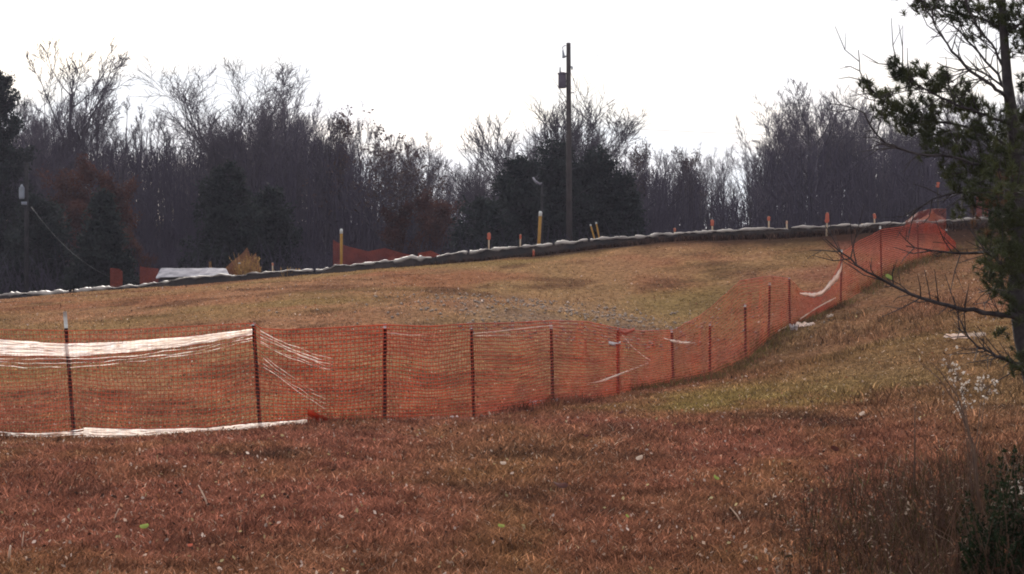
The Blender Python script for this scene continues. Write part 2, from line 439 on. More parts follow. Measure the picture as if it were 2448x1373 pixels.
# tall dark weeds, lower right, and on the bank by the pine
x, y = RNG.uniform(0.4, 5.6, 80000), RNG.uniform(8.2, 18.0, 80000)
px = CX + F * x / y
k = (px > 1500 + 500 * RNG.uniform(0, 1, 80000) ** 0.6 + 250 * fbm(x / 0.7, y / 0.7, 71, 2) + 22 * (y - 8.2)) & (px < 2560) & (y < 12 + 6 * RNG.uniform(0, 1, 80000))
x, y = x[k], y[k]; n = len(x)
cl = np.array([0.068, 0.040, 0.029]) * RNG.lognormal(0, 0.5, n)[:, None] * (0.55 + 0.9 * fbm(x, y, 72, 2))[:, None]
rr = RNG.uniform(0, 1, n)
cl = np.where((rr < 0.035)[:, None], np.array([0.36, 0.29, 0.24]) * RNG.uniform(0.5, 1.0, n)[:, None], cl)
cl = np.where((rr > 0.86)[:, None], np.array([0.055, 0.055, 0.022]) * RNG.uniform(0.6, 1.6, n)[:, None], cl)
edge = np.clip((CX + F * x / y - 1700) / 600, 0.18, 0.95)
blades(x, y, RNG.uniform(0.06, 0.36, n) * edge, RNG.uniform(0.003, 0.009, n), RNG.uniform(0.1, 1.3, n), cl, 'weeds', 'tall dark brown weeds thickening towards the pine', 'weeds')
wk = MB(); wc = []
for i in range(420):
    y_ = random.uniform(8.8, 14.5); p_ = random.uniform(1830, 2500); x_ = (p_ - CX) / F * y_
    h_ = random.uniform(0.18, 0.5) * min(1, (p_ - 1750) / 350); z_ = G(x_, y_) - 0.02
    e_ = np.array([x_ + random.gauss(0, 0.1) * h_ * 2, y_ + random.gauss(0, 0.15) * h_, z_ + h_])
    n0 = wk.n; wk.tube([(x_, y_, z_), ((x_ + e_[0]) / 2 + random.gauss(0, 0.01), (y_ + e_[1]) / 2, z_ + h_ * 0.55), e_], [0.0032, 0.0026, 0.0014], 4, cap=False)
    wc.append(np.repeat([[0.10, 0.06, 0.045]], wk.n - n0, 0)); n0 = wk.n
    for _ in range(random.randint(5, 14)):
        t_ = random.uniform(0.45, 1.02); c_ = np.array([x_, y_, z_]) * (1 - t_) + e_ * t_ + RNG.normal(0, 0.010, 3); a_ = RNG.normal(0, 1, 3) * 0.006; b_ = RNG.normal(0, 1, 3) * 0.004
        wk.add([c_ - a_, c_ + b_, c_ + a_, c_ - b_], [[0, 1, 2, 3]])
    wc.append(np.repeat([random.choice([[0.30, 0.24, 0.20]] + [[0.17, 0.08, 0.05], [0.10, 0.06, 0.04], [0.06, 0.045, 0.03]] * 2)], wk.n - n0, 0))
setp(wk.build('weed_stalks', M['weeds'], cols=np.concatenate(wc)), 'wispy upright weed stalks with small seed heads before the pine', None, None, 'stuff')
x, y = RNG.uniform(3.5, 9.5, 26000), RNG.uniform(15, 44, 26000)
k = (y < fence_y(x) - 0.6) & (RNG.uniform(0, 1, 26000) < np.clip((y - 15) / 12, 0, 1) * np.clip((x - 3.5) / 2, 0, 1)) & (fbm(x / 1.5, y / 2.5, 81, 3) > 0.46)
x, y = x[k], y[k]; n = len(x)
cl = soil_colour(x, y) * 0.8 * RNG.lognormal(0, 0.5, n)[:, None]
blades(x, y, RNG.uniform(0.05, 0.18, n), np.full(n, 0.02), RNG.uniform(0.2, 1.4, n), cl, 'rank_grass', 'rough rank grass on the bank below the fence', 'weeds')

# dead leaves and pale flecks strewn through the turf
x, y = scatter(5200, 9.0, 26, 1.2); x2, y2 = scatter(3000, 26, 58, 1.05); k = y2 < crest_y(x2) - 8
x, y = np.r_[x, x2[k]], np.r_[y, y2[k]]; n = len(x)
s_ = RNG.uniform(0.006, 0.017, n)[:, None] * (0.8 + y[:, None] / 40)
c_ = np.c_[x, y, H(x, y) + RNG.uniform(0.02, 0.06, n)]
a_ = RNG.normal(0, 1, (n, 3)); a_ /= np.linalg.norm(a_, axis=1, keepdims=True)
b_ = np.cross(a_, RNG.normal(0, 1, (n, 3))); b_ /= np.linalg.norm(b_, axis=1, keepdims=True)
nn_ = np.cross(a_, b_)
fl_ = MB(); kk = np.arange(n)[:, None] * 6
fl_.add(np.stack([c_ - a_ * s_, c_ - a_ * s_ * .2 + b_ * s_ * .6 + nn_ * s_ * .25, c_ + a_ * s_ * .5 + b_ * s_ * .4, c_ + a_ * s_ * 1.1 + nn_ * s_ * .3, c_ + a_ * s_ * .4 - b_ * s_ * .5, c_ - a_ * s_ * .3 - b_ * s_ * .55 + nn_ * s_ * .3], 1).reshape(-1, 3),
        np.concatenate([kk + np.array([[0, 1, 2, 5]]), kk + np.array([[5, 2, 3, 4]])]))
pk = np.array([[0.50, 0.38, 0.31], [0.36, 0.20, 0.13], [0.30, 0.13, 0.07], [0.05, 0.03, 0.025], [0.42, 0.36, 0.20], [0.55, 0.46, 0.42]])[RNG.choice(6, n, p=[.18, .2, .2, .2, .08, .14])]
setp(fl_.build('leaf_litter', M['weeds'], cols=np.repeat(pk * RNG.uniform(0.6, 1.2, (n, 1)), 6, axis=0)), 'curled dead leaves and pale flecks strewn through the near turf', None, None, 'stuff')

# grey stones in the middle of the field
st = MB()
for i in range(720):
    px = random.gauss(1330, 200); py = random.gauss(748, 13) - (px - 1250) * 0.02
    Y = random.uniform(40, 47)
    xx_ = (px - CX) / F * Y + random.gauss(0, 0.5); s_ = random.uniform(0.015, 0.045)
    P = RNG.normal(0, 1, (8, 3)); P /= np.linalg.norm(P, axis=1, keepdims=True)
    oct_ = np.array([[1, 0, 0], [-1, 0, 0], [0, 1, 0], [0, -1, 0], [0, 0, 1], [0, 0, -1]], float) * RNG.uniform(0.6, 1.2, (6, 1)) * np.array([1.2, 1.0, 0.9]) * s_
    st.add(oct_ + np.array([xx_, Y, G(xx_, Y) + s_ * 0.5]), t=[[0, 2, 4], [2, 1, 4], [1, 3, 4], [3, 0, 4], [2, 0, 5], [1, 2, 5], [3, 1, 5], [0, 3, 5]])
setp(st.build('gravel', M['stone']), 'band of scattered grey stones across the middle of the field', None, None, 'stuff')

# ------------------------------------------------------------------ trees
def norm(v): return v / (np.linalg.norm(v) + 1e-9)
def rot_dir(d, ang, az):
    ref = np.array([0, 0, 1.0]) if abs(d[2]) < 0.9 else np.array([1.0, 0, 0])
    u = norm(np.cross(d, ref)); v = np.cross(d, u)
    return norm(d * math.cos(ang) + (u * math.cos(az) + v * math.sin(az)) * math.sin(ang))

STYLES = {
 'tall':  dict(n=[18, 7, 5, 5], t0=[0.44, 0.25, 0.2, 0.1], l=[0.46, 0.55, 0.55, 0.55], a=[0.62, 0.6, 0.6, 0.7], trop=[0.04, 0.20, 0.14, 0.10], wob=[0.025, 0.07, 0.08, 0.09], taper=0.45, H=15),
 'fan':   dict(n=[20, 10, 6, 5], t0=[0.22, 0.3, 0.2, 0.1], l=[0.95, 0.5, 0.5, 0.5], a=[0.62, 0.42, 0.42, 0.5], trop=[0.02, 0.12, 0.12, 0.1], wob=[0.04, 0.06, 0.07, 0.09], taper=0.15, H=15, trunk=0.5),
 'round': dict(n=[12, 7, 6, 6], t0=[0.28, 0.25, 0.2, 0.1], l=[0.62, 0.55, 0.52, 0.5], a=[0.95, 0.7, 0.7, 0.8], trop=[0.03, 0.08, 0.06, 0.03], wob=[0.06, 0.09, 0.10, 0.11], taper=0.45, H=15, trunk=0.75),
 'oak':   dict(n=[16, 8, 6, 6], t0=[0.40, 0.25, 0.2, 0.1], l=[0.60, 0.55, 0.52, 0.5], a=[0.80, 0.6, 0.65, 0.8], trop=[0.03, 0.13, 0.1, 0.06], wob=[0.04, 0.08, 0.09, 0.10], taper=0.25, H=15, trunk=0.8),
 'airy':  dict(n=[15, 6, 5, 5], t0=[0.50, 0.25, 0.2, 0.1], l=[0.40, 0.52, 0.55, 0.55], a=[0.85, 0.6, 0.6, 0.6], trop=[0.03, 0.16, 0.1, 0.06], wob=[0.025, 0.07, 0.08, 0.09], taper=0.45, H=15),
 'slim':  dict(n=[9, 5, 5, 5], t0=[0.45, 0.3, 0.2, 0.1], l=[0.30, 0.5, 0.55, 0.6], a=[0.5, 0.55, 0.6, 0.7], trop=[0.03, 0.2, 0.15, 0.1], wob=[0.04, 0.06, 0.07, 0.09], taper=0.4, H=15),
}
def bare_tree_mesh(style, seed, r0=0.17, rmin=0.012, sparse=1.0):
    rs = np.random.RandomState(seed); S = STYLES[style]
    T, C = MB(), MB(); tips = []; top = [0.0]
    Hh = S['H'] * S.get('trunk', 0.9)
    def grow(p, d, L, r, lev):
        n = (8, 5, 4, 3, 2)[lev]
        pts = [p]; dirs = [d]
        for i in range(n):
            d = norm(d + rs.normal(0, S['wob'][min(lev, 3)], 3) + np.array([0, 0, 1.0]) * S['trop'][min(lev, 3)])
            pts.append(pts[-1] + d * L / n); dirs.append(d)
        pts = np.array(pts); rad = np.linspace(r, max(r * (0.3 if lev else 0.28), rmin * 0.7), n + 1)
        if lev == 0:
            rad[0] *= 1.35
        top[0] = max(top[0], pts[:, 2].max())
        (T if lev <= 1 else C).tube(pts, rad, (7, 5, 3, 3, 3)[lev], cap=False)
        if lev >= 3: tips.append(pts[-1]); tips.append(pts[len(pts) // 2])
        if lev < 4:
            nch = max(2, int(round(S['n'][lev] * sparse * rs.uniform(0.8, 1.2))))
            t0 = S['t0'][lev]
            for k in range(nch):
                t = t0 + (1 - t0) * (k + rs.uniform(0, 1)) / nch
                f = t * n; i = min(int(f), n - 1); q = pts[i] + (pts[i + 1] - pts[i]) * (f - i)
                rr = rad[i] + (rad[i + 1] - rad[i]) * (f - i)
                dd = rot_dir(dirs[i + 1], S['a'][lev] * rs.uniform(0.6, 1.25), rs.uniform(0, 6.283))
                if lev == 0 and dd[2] < 0.05: dd[2] = abs(dd[2]) + 0.1; dd = norm(dd)
                LL = L * S['l'][lev] * (1 - S['taper'] * (t - t0) / (1 - t0)) * rs.uniform(0.65, 1.25)
                grow(q, dd, LL, max(rr * 0.62, rmin), lev + 1)
    grow(np.array([0, 0, -0.3]), np.array([0, 0, 1.0]), Hh, r0, 0)
    sc = 15.0 / top[0]
    for m in (T, C): m.v = [v * sc for v in m.v]
    return T, C, np.array(tips) * sc

def leaf_quads(centres, size, n_each, spread, seed, droop=0.0):
    rs = np.random.RandomState(seed)
    c = np.repeat(centres, n_each, axis=0); n = len(c)
    c = c + rs.normal(0, spread, (n, 3)) - np.array([0, 0, droop])
    a = rs.normal(0, 1, (n, 3)); a /= np.linalg.norm(a, axis=1, keepdims=True)
    b = np.cross(a, rs.normal(0, 1, (n, 3))); b /= np.linalg.norm(b, axis=1, keepdims=True)
    s = size * rs.uniform(0.5, 1.3, n)[:, None]
    V = np.stack([c - a * s, c + b * s * 0.55, c + a * s, c - b * s * 0.55], 1).reshape(-1, 3)
    return V, np.arange(n)[:, None] * 4 + np.array([[0, 1, 2, 3]])

def place(root, x, y, scale, rz, z=None):
    root.location = (x, y, (G(x, y) if z is None else z))
    root.rotation_euler = (0, 0, rz)
    root.scale = scale if isinstance(scale, tuple) else (scale,) * 3

def dup(root, label, group):
    r = root.copy(); COL.objects.link(r); setp(r, label, None, group)
    for ch in root.children:
        c = ch.copy(); COL.objects.link(c); c.parent = r
    return r

PROTO = {}
def make_bare(key, style, seed, **kw):
    lv = kw.pop('leaves', None)
    T, C, tips = bare_tree_mesh(style, seed, **kw)
    root = empty('bare_tree', (0, 0, 0), 'bare tree', 'tree')
    T.build('trunk', M['bark'], root, smooth=True)
    C.build('crown', M['twig'], root)
    if lv:
        mat, size, frac, each, spread = lv
        rs = np.random.RandomState(seed + 5)
        cs = tips[rs.uniform(0, 1, len(tips)) < frac]
        V, q = leaf_quads(cs, size, each, spread, seed)
        m = MB(); m.add(V, q); m.build('leaves', M[mat], root)
        root.name = 'leafy_tree'
    PROTO[key] = [root, False]

for i, (s, sd) in enumerate([('tall', 3), ('tall', 14), ('slim', 25), ('slim', 36), ('tall', 47), ('round', 58), ('slim', 69)]):
    make_bare('f%d' % i, s, sd)
make_bare('tall_hero', 'airy', 113, r0=0.22, rmin=0.0145)
make_bare('oak_hero', 'oak', 102, r0=0.26, rmin=0.015)
make_bare('fan_hero', 'fan', 103, r0=0.24, rmin=0.0145)
make_bare('round_hero', 'round', 104, r0=0.2, rmin=0.015)
make_bare('clump_hero', 'oak', 121, r0=0.26, rmin=0.015, sparse=0.85, leaves=('brownleaf', 0.12, 0.13, 3, 0.14))
make_bare('tall_hero2', 'tall', 106, r0=0.2, rmin=0.015)
make_bare('russet_hero', 'round', 107, leaves=('russet', 0.13, 0.8, 4, 0.3))
make_bare('russet_hero2', 'slim', 108, leaves=('brownleaf', 0.11, 0.28, 2, 0.2))

def use(key, px, top, Y, rz, label, group, wx=1.0):
    root, used = PROTO[key]
    if used:
        o = dup(root, label, group)
    else:
        o = root; PROTO[key][1] = True; setp(o, label, 'tree', group)
    x = (px - CX) / F * Y
    z = G(x, Y)
    zt = EYE - (top - CY) / F * Y
    s = (zt - z) / 15.0
    place(o, x, Y, (s * wx, s * wx, s), rz)
    return o

GRP = 'trees of the wood beyond the field'
heroes = [
 ('tall_hero', 165, 82, 100, 0.3, 'tallest bare tree, airy crown high above the left end of the wood', 1.0),
 ('oak_hero', 565, 118, 98, 1.2, 'broad bare tree with forked upright limbs above the dark cedar', 1.25),
 ('tall_hero2', 665, 150, 106, 2.0, 'thin airy bare treetop just beside the broad forked tree', 0.8),
 ('clump_hero', 955, 240, 92, 0.4, 'forked tree with brown leaf clumps standing alone before a gap', 1.15),
 ('fan_hero', 1292, 170, 112, 0.8, 'pale fan-crowned bare tree behind the utility pole', 1.45),
 ('round_hero', 1440, 246, 100, 2.2, 'round dense bare crown just to the pole\'s far side above the cedars', 1.15),
 ('russet_hero', 215, 375, 88, 0.9, 'tree full of russet dead leaves in front of the wood', 0.9),
 ('russet_hero2', 800, 255, 96, 0.2, 'purple-brown tree still in leaf beside the leaf-clump tree', 1.0),
]
for k_, px, tp, Y, rz, lb, wx in heroes: use(k_, px, tp, Y, rz, lb, GRP, wx)
use('russet_hero', 290, 545, 80, 2.5, 'small russet sapling between the two dark cedars', GRP, 0.9)
use('russet_hero2', 1640, 350, 104, 2.0, 'purplish leafy tree in the low stretch beyond the pole', GRP, 1.0)
use('russet_hero2', 1545, 335, 101, 4.0, 'purplish leafy tree nearest the cedars beyond the pole', GRP, 0.9)
use('russet_hero', 1010, 455, 90, 4.0, 'low dark russet tree under the gap in the wood', GRP, 1.1)
use('tall_hero', 1950, 188, 108, 1.4, 'highest bare crown of the wood behind the pine', GRP, 1.1)
use('oak_hero', 2080, 195, 110, 2.9, 'spreading bare tree at the pine\'s outer twigs', GRP, 0.9)
use('tall_hero2', 1880, 215, 104, 4.4, 'bare tree at the edge where the wood rises again', GRP, 1.0)

OUT = [(-120, 190), (0, 170), (60, 195), (165, 190), (250, 195), (340, 225), (440, 255), (520, 230), (620, 200), (720, 220), (800, 240), (870, 258), (940, 290), (1015, 300), (1055, 368), (1090, 365),
       (1150, 325), (1195, 290), (1300, 290), (1420, 290), (1490, 295), (1540, 318), (1650, 308), (1740, 318), (1790, 342), (1840, 262), (1880, 215), (1950, 192), (2060, 205),
       (2160, 200), (2300, 195), (2448, 190), (2600, 190)]
ox, oy = zip(*OUT)
FL = [(560, 'bare grey tree packed in the wood at the picture\'s left', 'bare trees left in the wood'),
      (1100, 'bare grey tree of the wood between the forked tree and the gap', 'bare trees before the gap'),
      (1800, 'low bare tree of the stretch of wood about the utility pole', 'bare trees about the pole'),
      (9999, 'bare grey tree of the tall wood behind the pine', 'bare trees behind the pine')]
NT = 170
for i in range(NT):
    px = -110 + (2600 + 110) * (i + random.uniform(0.1, 0.9)) / NT
    tp = np.interp(px, ox, oy) + abs(random.gauss(0, 34)) + (12 if i % 3 else 70)
    Y = random.uniform(94, 146)
    key = 'f%d' % random.choice([0, 1, 2, 3, 4, 6, 2, 3, 5 if 500 < px < 900 else 0])
    lb, gr = next((b, c) for a, b, c in FL if px < a)
    use(key, px, tp, Y, random.uniform(0, 6.28), lb, gr, random.uniform(0.75, 1.1))

# dense thicket of saplings that fills the wood: nobody could count it
DEN = [(-200, 330), (0, 300), (100, 330), (250, 330), (380, 350), (480, 330), (560, 300), (700, 275), (800, 320), (880, 380), (960, 470), (1060, 450), (1150, 440), (1200, 420), (1500, 400), (1570, 380),
       (1680, 420), (1790, 450), (1850, 350), (1950, 320), (2100, 320), (2600, 320)]
dx, dy = zip(*DEN)
th = MB()
for i in range(6000):
    Y = random.uniform(90, 150); px = random.uniform(-160, 2620)
    topz = EYE - (np.interp(px, dx, dy) + 12 + abs(random.gauss(0, 85)) - CY) / F * Y
    x_ = (px - CX) / F * Y; z0 = float(0.5)
    h = max(1.5, topz - z0)
    nb = 8
    base = np.array([x_, Y, z0 - 0.8])
    tipv = base + np.array([random.gauss(0, 0.06) * h, random.gauss(0, 0.06) * h, h + 0.8])
    th.tube([base, (base + tipv) / 2 + RNG.normal(0, 0.03 * h, 3) * [1, 1, 0], tipv], [0.05, 0.035, 0.012], 3, cap=False)
    for b in range(nb):
        t = random.uniform(0.25, 0.98); q = base + (tipv - base) * t
        L = h * random.uniform(0.08, 0.22)
        e = q + np.array([random.gauss(0, 0.5), random.gauss(0, 0.5), random.uniform(0.4, 1.0)]) * L
        th.tube([q, e], [0.022, 0.01], 3, cap=False)
setp(th.build('woods_thicket', M['thicket']), 'tangle of purple-grey saplings filling the wood', None, None, 'stuff')
# low brush at the wood edge
br = MB()
for i in range(5200):
    Y = random.uniform(76, 96); px = random.uniform(-160, 2620)
    x_ = (px - CX) / F * Y; z0 = 0.4 + 1.2 * np.interp(px, [0, 2448], [0, 1])
    q = np.array([x_, Y, z0 - 0.6])
    h = random.uniform(1.0, 3.6)
    for b in range(3):
        e = q + np.array([random.gauss(0, 0.35), random.gauss(0, 0.35), 1.0]) * h * random.uniform(0.6, 1.1)
        br.tube([q, (q + e) / 2 + RNG.normal(0, 0.08 * h, 3), e], [0.03, 0.02, 0.009], 3, cap=False)
setp(br.build('brush_undergrowth', M['thicket']), 'low leafless brush along the foot of the wood', None, None, 'stuff')

# evergreens
def cedar(px, top, bot, wpx, Y, seed, label, cone=0.7, mat='cedar', nq=9000, name='evergreen_tree', group='evergreens at the edge of the wood'):
    rs = np.random.RandomState(seed)
    zt = EYE - (top - CY) / F * Y; x0 = (px - CX) / F * Y
    zb = G(x0, Y); h = zt - zb; rad = wpx / F * Y / 2
    root = empty(name, (x0, Y, zb), label, 'tree', group)
    T = MB(); T.tube([(0, 0, -0.3), (0.02 * h, 0, h * 0.5), (0, 0, h * 0.97)], [0.16, 0.09, 0.015], 6)
    nb = 200
    tb = np.clip(rs.beta(1.0, 1.15, nb), 0.02, 0.985)
    V_, Q_ = [], 0
    m = MB()
    for t in tb:
        prof = (1 - t) ** cone * (0.55 + 0.45 * min(1, t * 6 + 0.4))
        L = rad * prof * rs.uniform(0.45, 1.3) + 0.15
        az = rs.uniform(0, 6.283); up = rs.uniform(0.0, 0.55)
        p0 = np.array([0, 0, t * h]); e = p0 + np.array([math.cos(az), math.sin(az), up]) * L
        T.tube([p0, e], [0.03, 0.008], 3, cap=False)
        nn = max(6, int(2.0 * nq / nb * (0.35 + prof)))
        f = rs.uniform(0.05, 1.06, nn)[:, None] ** 0.6
        cen = p0 + (e - p0) * f + rs.normal(0, 1, (nn, 3)) * (0.10 + 0.16 * L * (1.15 - f))
        a = rs.normal(0, 1, (nn, 3)) + np.array([0, 0, 0.5]); a /= np.linalg.norm(a, axis=1, keepdims=True)
        b = np.cross(a, rs.normal(0, 1, (nn, 3))); b /= np.linalg.norm(b, axis=1, keepdims=True)
        s = rs.uniform(0.06, 0.14, nn)[:, None]
        m.add(np.stack([cen - a * s, cen + b * s * 0.4, cen + a * s, cen - b * s * 0.4], 1).reshape(-1, 3), np.arange(nn)[:, None] * 4 + np.array([[0, 1, 2, 3]]))
    T.build('trunk', M['bark'], root)
    m.build('crown', M[mat], root)
    return root
cedar(1335, 348, 560, 215, 88, 1, 'broadest dark cedar, standing right behind the utility pole', 0.36, nq=11000)
cedar(1245, 385, 575, 180, 86, 2, 'dark cedar beside the pole, with a lamp before it', 0.42, nq=9000)
cedar(1425, 362, 560, 165, 89, 3, 'dark cedar under the round bare crown', 0.40, nq=9000)
cedar(1160, 485, 590, 190, 83, 4, 'low spreading evergreen bush at the foot of the cedars', 0.4, nq=6000)
cedar(545, 400, 640, 235, 82, 5, 'dark pointed cedar below the broad forked tree', 0.62, nq=15000)
cedar(645, 455, 640, 150, 84, 6, 'narrow dark evergreen beside the pointed cedar', 0.5, nq=8000)
cedar(245, 465, 680, 170, 76, 7, 'dark conical cedar in front of the russet tree', 0.75, nq=11000)
cedar(-5, 175, 700, 200, 90, 8, 'tall dark evergreen cut by the picture\'s left edge', 0.5, nq=17000)
cedar(95, 470, 700, 190, 80, 9, 'low dark evergreen behind the small transformer pole', 0.5, nq=9000)
cedar(1490, 415, 560, 120, 88, 10, 'small dark evergreen at the outer end of the cedar clump', 0.5, nq=6500)

# ------------------------------------------------------------------ utility poles and wires
def box_part(name, mat, parent, c, size, **k):
    m = MB(); m.box(c, size, **k); return m.build(name, M[mat], parent)

PY_ = 80.0
b = W(1359, 565, PY_); tpz = W(1357, 103, PY_)[2]
gz = G(b[0], PY_); hp = tpz - gz
u = PY_ / F
pole = empty('utility_pole', (b[0], PY_, gz), 'tall wooden utility pole with a dark transformer rising above the cedars', 'utility pole')
m = MB(); m.tube([(0.05, 0, -0.4), (0.02, 0, hp * 0.5), (0, 0, hp)], [0.15, 0.12, 0.09], 12); m.build('pole', M['pole'], pole, smooth=True)
def pz(py): return EYE - (py - CY) / F * PY_ - gz
m = MB()
r_ = 9.5 * u
zz0, zz1 = pz(211), pz(178)
m.tube([(-15 * u, 0, zz0), (-15 * u, 0, zz0 + 0.03), (-15 * u, 0, zz1 - 0.03), (-15 * u, 0, zz1)], [r_ * 0.9, r_, r_, r_ * 0.9], 16)
tr_ = m.build('transformer', M['steel'], pole, smooth=False)
m = MB(); m.tube([(-15 * u, 0, zz1), (-15 * u, 0, zz1 + 0.05), (-15 * u, 0, zz1 + 0.09)], [r_ * 1.2, r_ * 1.15, r_ * 0.6], 16); m.build('lid', M['steel'], tr_)
m = MB(); m.tube([(-20 * u, 0, zz1 + 0.05), (-20 * u, 0, zz1 + 0.3)], [0.04, 0.025], 8); m.build('bushing', M['ceramic'], tr_)
m = MB(); m.box((-8 * u, 0, (zz0 + zz1) / 2), (14 * u, 0.08, 0.08)); m.box((-8 * u, 0, zz0 + 0.1), (14 * u, 0.06, 0.06)); m.build('bracket', M['steel'], tr_)
m = MB(); m.box((-6 * u, 0, pz(135)), (10 * u, 0.05, 0.05)); arm = m.build('cutout_arm', M['steel'], pole)
m = MB(); m.tube([(-11 * u, 0, pz(139)), (-12 * u, 0, pz(131)), (-13.5 * u, 0, pz(121))], [0.07, 0.05, 0.035], 8); m.build('fuse_cutout', M['ceramic'], arm)
m = MB(); m.tube([(0, 0, pz(110)), (-9 * u, 0, pz(109)), (-14 * u, 0, pz(113)), (-13 * u, 0, pz(121))], 0.016, 5); m.build('jumper_wire', M['wire'], pole)
m = MB(); m.box((5 * u, 0, pz(160)), (9 * u, 0.05, 0.05)); m.tube([(8.5 * u, 0, pz(160)), (8.5 * u, 0, pz(167))], [0.045, 0.03], 8); m.build('spool_insulator', M['ceramic'], pole)
m = MB(); m.box((8 * u, 0, pz(222)), (12 * u, 0.04, 0.04)); m.build('step_bolt', M['steel'], pole)
m = MB(); m.box((-10 * u, 0, pz(304)), (30 * u, 0.05, 0.05)); m.tube([(-22 * u, 0, pz(304)), (-22 * u, 0, pz(297))], [0.05, 0.03], 8); m.build('cable_bracket', M['steel'], pole)

pole2 = empty('utility_pole', (W(52, 600, 74)[0], 74, G(W(52, 600, 74)[0], 74)), 'low dark pole carrying a small pale grey transformer before the evergreens', 'utility pole')
g2 = pole2.location.z
def pz2(py): return EYE - (py - CY) / F * 74 - g2
u2 = 74 / F
m = MB(); m.tube([(8 * u2, 0.2, -0.4), (8 * u2, 0.2, pz2(388))], [0.10, 0.07], 10); m.build('pole', M['darkpole'], pole2, smooth=True)
m = MB(); m.tube([(0, 0, pz2(476)), (0, 0, pz2(473)), (0, 0, pz2(452)), (0, 0, pz2(450))], [5.5 * u2, 6.5 * u2, 6.5 * u2, 6.0 * u2], 14); t2 = m.build('transformer', M['greysteel'], pole2)
m = MB(); m.tube([(0, 0, pz2(450)), (0, 0, pz2(446)), (0, 0, pz2(441))], [7 * u2, 4 * u2, 1.5 * u2], 14); m.build('lid', M['greysteel'], t2)
m = MB(); m.box((4 * u2, 0.1, pz2(486)), (13 * u2, 0.06, 0.12)); m.build('bracket', M['greysteel'], pole2)

def sag(p, q, s, n=24):
    t = np.linspace(0, 1, n)[:, None]
    P = np.asarray(p) * (1 - t) + np.asarray(q) * t
    P[:, 2] -= (4 * s * t * (1 - t))[:, 0]
    return P
def wire(name, pts, r, label, cat, mat='wire', group=None):
    m = MB(); m.tube(pts, r, 4); return setp(m.build(name, M[mat]), label, cat, group)
pt = np.array([b[0], PY_, 0])
wire('power_line', sag(W(1359, 112, PY_), W(2700, 240, 100), 1.6, 40), 0.0035, 'thin wire running from the pole top towards the pine', 'power line')
wire('phone_cable', sag(W(1359, 300, PY_), W(2700, 330, 92), 0.25, 40), 0.006, 'low cable from the pole across the pale gap towards the pine', 'cable')
wire('phone_cable', sag(W(1350, 304, PY_), W(56, 396, 74), 1.0, 40), 0.004, 'low cable strung between the two utility poles', 'cable')
wire('power_line', sag(W(1353, 110, PY_), W(-300, 310, 100), 3.0, 40), 0.003, 'thin wire running from the pole top over the forked tree', 'power line')
wire('phone_cable', sag(W(60, 396, 74), W(-200, 392, 74), 0.1), 0.004, 'short cable leaving the low pole past the left edge', 'cable')
wire('guy_wire', sag(W(75, 495, 73.5), W(262, 662, 70), 0.35), 0.005, 'bright slanting guy wire of the low pole', 'guy wire', 'guy')
# lamp before the cedar
lp = W(1270, 421, 78); lamp = empty('street_lamp', (W(1296, 430, 79)[0], 79, G(W(1296, 430, 79)[0], 79)), 'small white lamp on a curved arm before the cedars', 'street lamp')
lz = lamp.location.z
def pz3(py): return EYE - (py - CY) / F * 79 - lz
u3 = 79 / F
m = MB(); m.tube([(0, 0, -0.3), (0, 0, pz3(439))], [0.05, 0.04], 8); m.build('pole', M['darkpole'], lamp)
m = MB(); m.tube([(0, 0, pz3(438)), (-6 * u3, 0, pz3(440)), (-12 * u3, 0, pz3(437)), (-17 * u3, 0, pz3(433)), (-22 * u3, 0, pz3(424))], [0.03, 0.05, 0.06, 0.05, 0.03], 8); m.build('lamp_arm', M['slab'], lamp)

# ------------------------------------------------------------------ silt fence along the crest
TOP = [(-400, 735), (-150, 720), (0, 704), (120, 700), (250, 690), (330, 684), (430, 667), (540, 658), (600, 654), (650, 650), (720, 648), (790, 643), (800, 637), (900, 628), (985, 615), (1000, 621), (1060, 610), (1130, 602), (1287, 586),
       (1400, 575), (1500, 567), (1700, 553), (1850, 546), (1976, 541), (2107, 535), (2200, 531), (2290, 526), (2420, 520), (2560, 512)]
tpx, tpy = zip(*TOP); cpx, cpy, cyy = zip(*CREST)
silt = empty('silt_fence', (*W(1287, 609, 60)[:2], 0), 'black silt fence with a folded top edge coloured pale for sun glint, running along the crest of the field', 'silt fence')
s0 = np.array([silt.location.x, silt.location.y, 0])
pxs = np.arange(-380, 2540, 4.0)
N = len(pxs)
Yc = np.interp(pxs, cpx, cyy)
top = np.array([W(a, np.interp(a, tpx, tpy) + 4.2 * (fbm([a / 24.0], [0.5], 90, 4)[0] - 0.5) * 2 + (2 if (int(a) // 37) % 5 == 0 else 0), Y) for a, Y in zip(pxs, Yc)])
xb = top[:, 0]; zb = H(xb, Yc) - 0.04
fab = MB(); rows = 7
V = []
for j in range(rows):
    t = j / (rows - 1)
    bul = 0.10 * math.sin(t * math.pi) * (fbm(pxs / 28.0, np.full(N, 3.0), 91) * 2 - 0.6) + 0.05 * (fbm(pxs / 9.0, np.full(N, 1.0 + t * 2), 92) - 0.5)
    V.append(np.c_[xb, Yc - bul - 0.12 * (1 - t), zb * (1 - t) + np.minimum(top[:, 2], top[:, 2]) * t])
V = np.array(V)
thick = V + np.array([0, 0.012, 0])
allv = np.concatenate([V.reshape(-1, 3), thick.reshape(-1, 3)]) - s0
iq = (np.arange(rows - 1)[:, None] * N + np.arange(N - 1)[None, :]).ravel()
q1 = np.c_[iq, iq + 1, iq + N + 1, iq + N]; q2 = q1[:, ::-1] + rows * N
fab.add(allv, np.r_[q1, q2]); fab.build('fabric', M['silt'], silt, smooth=True)
hem = MB()  # top fold, coloured pale where the black fabric catches the sun
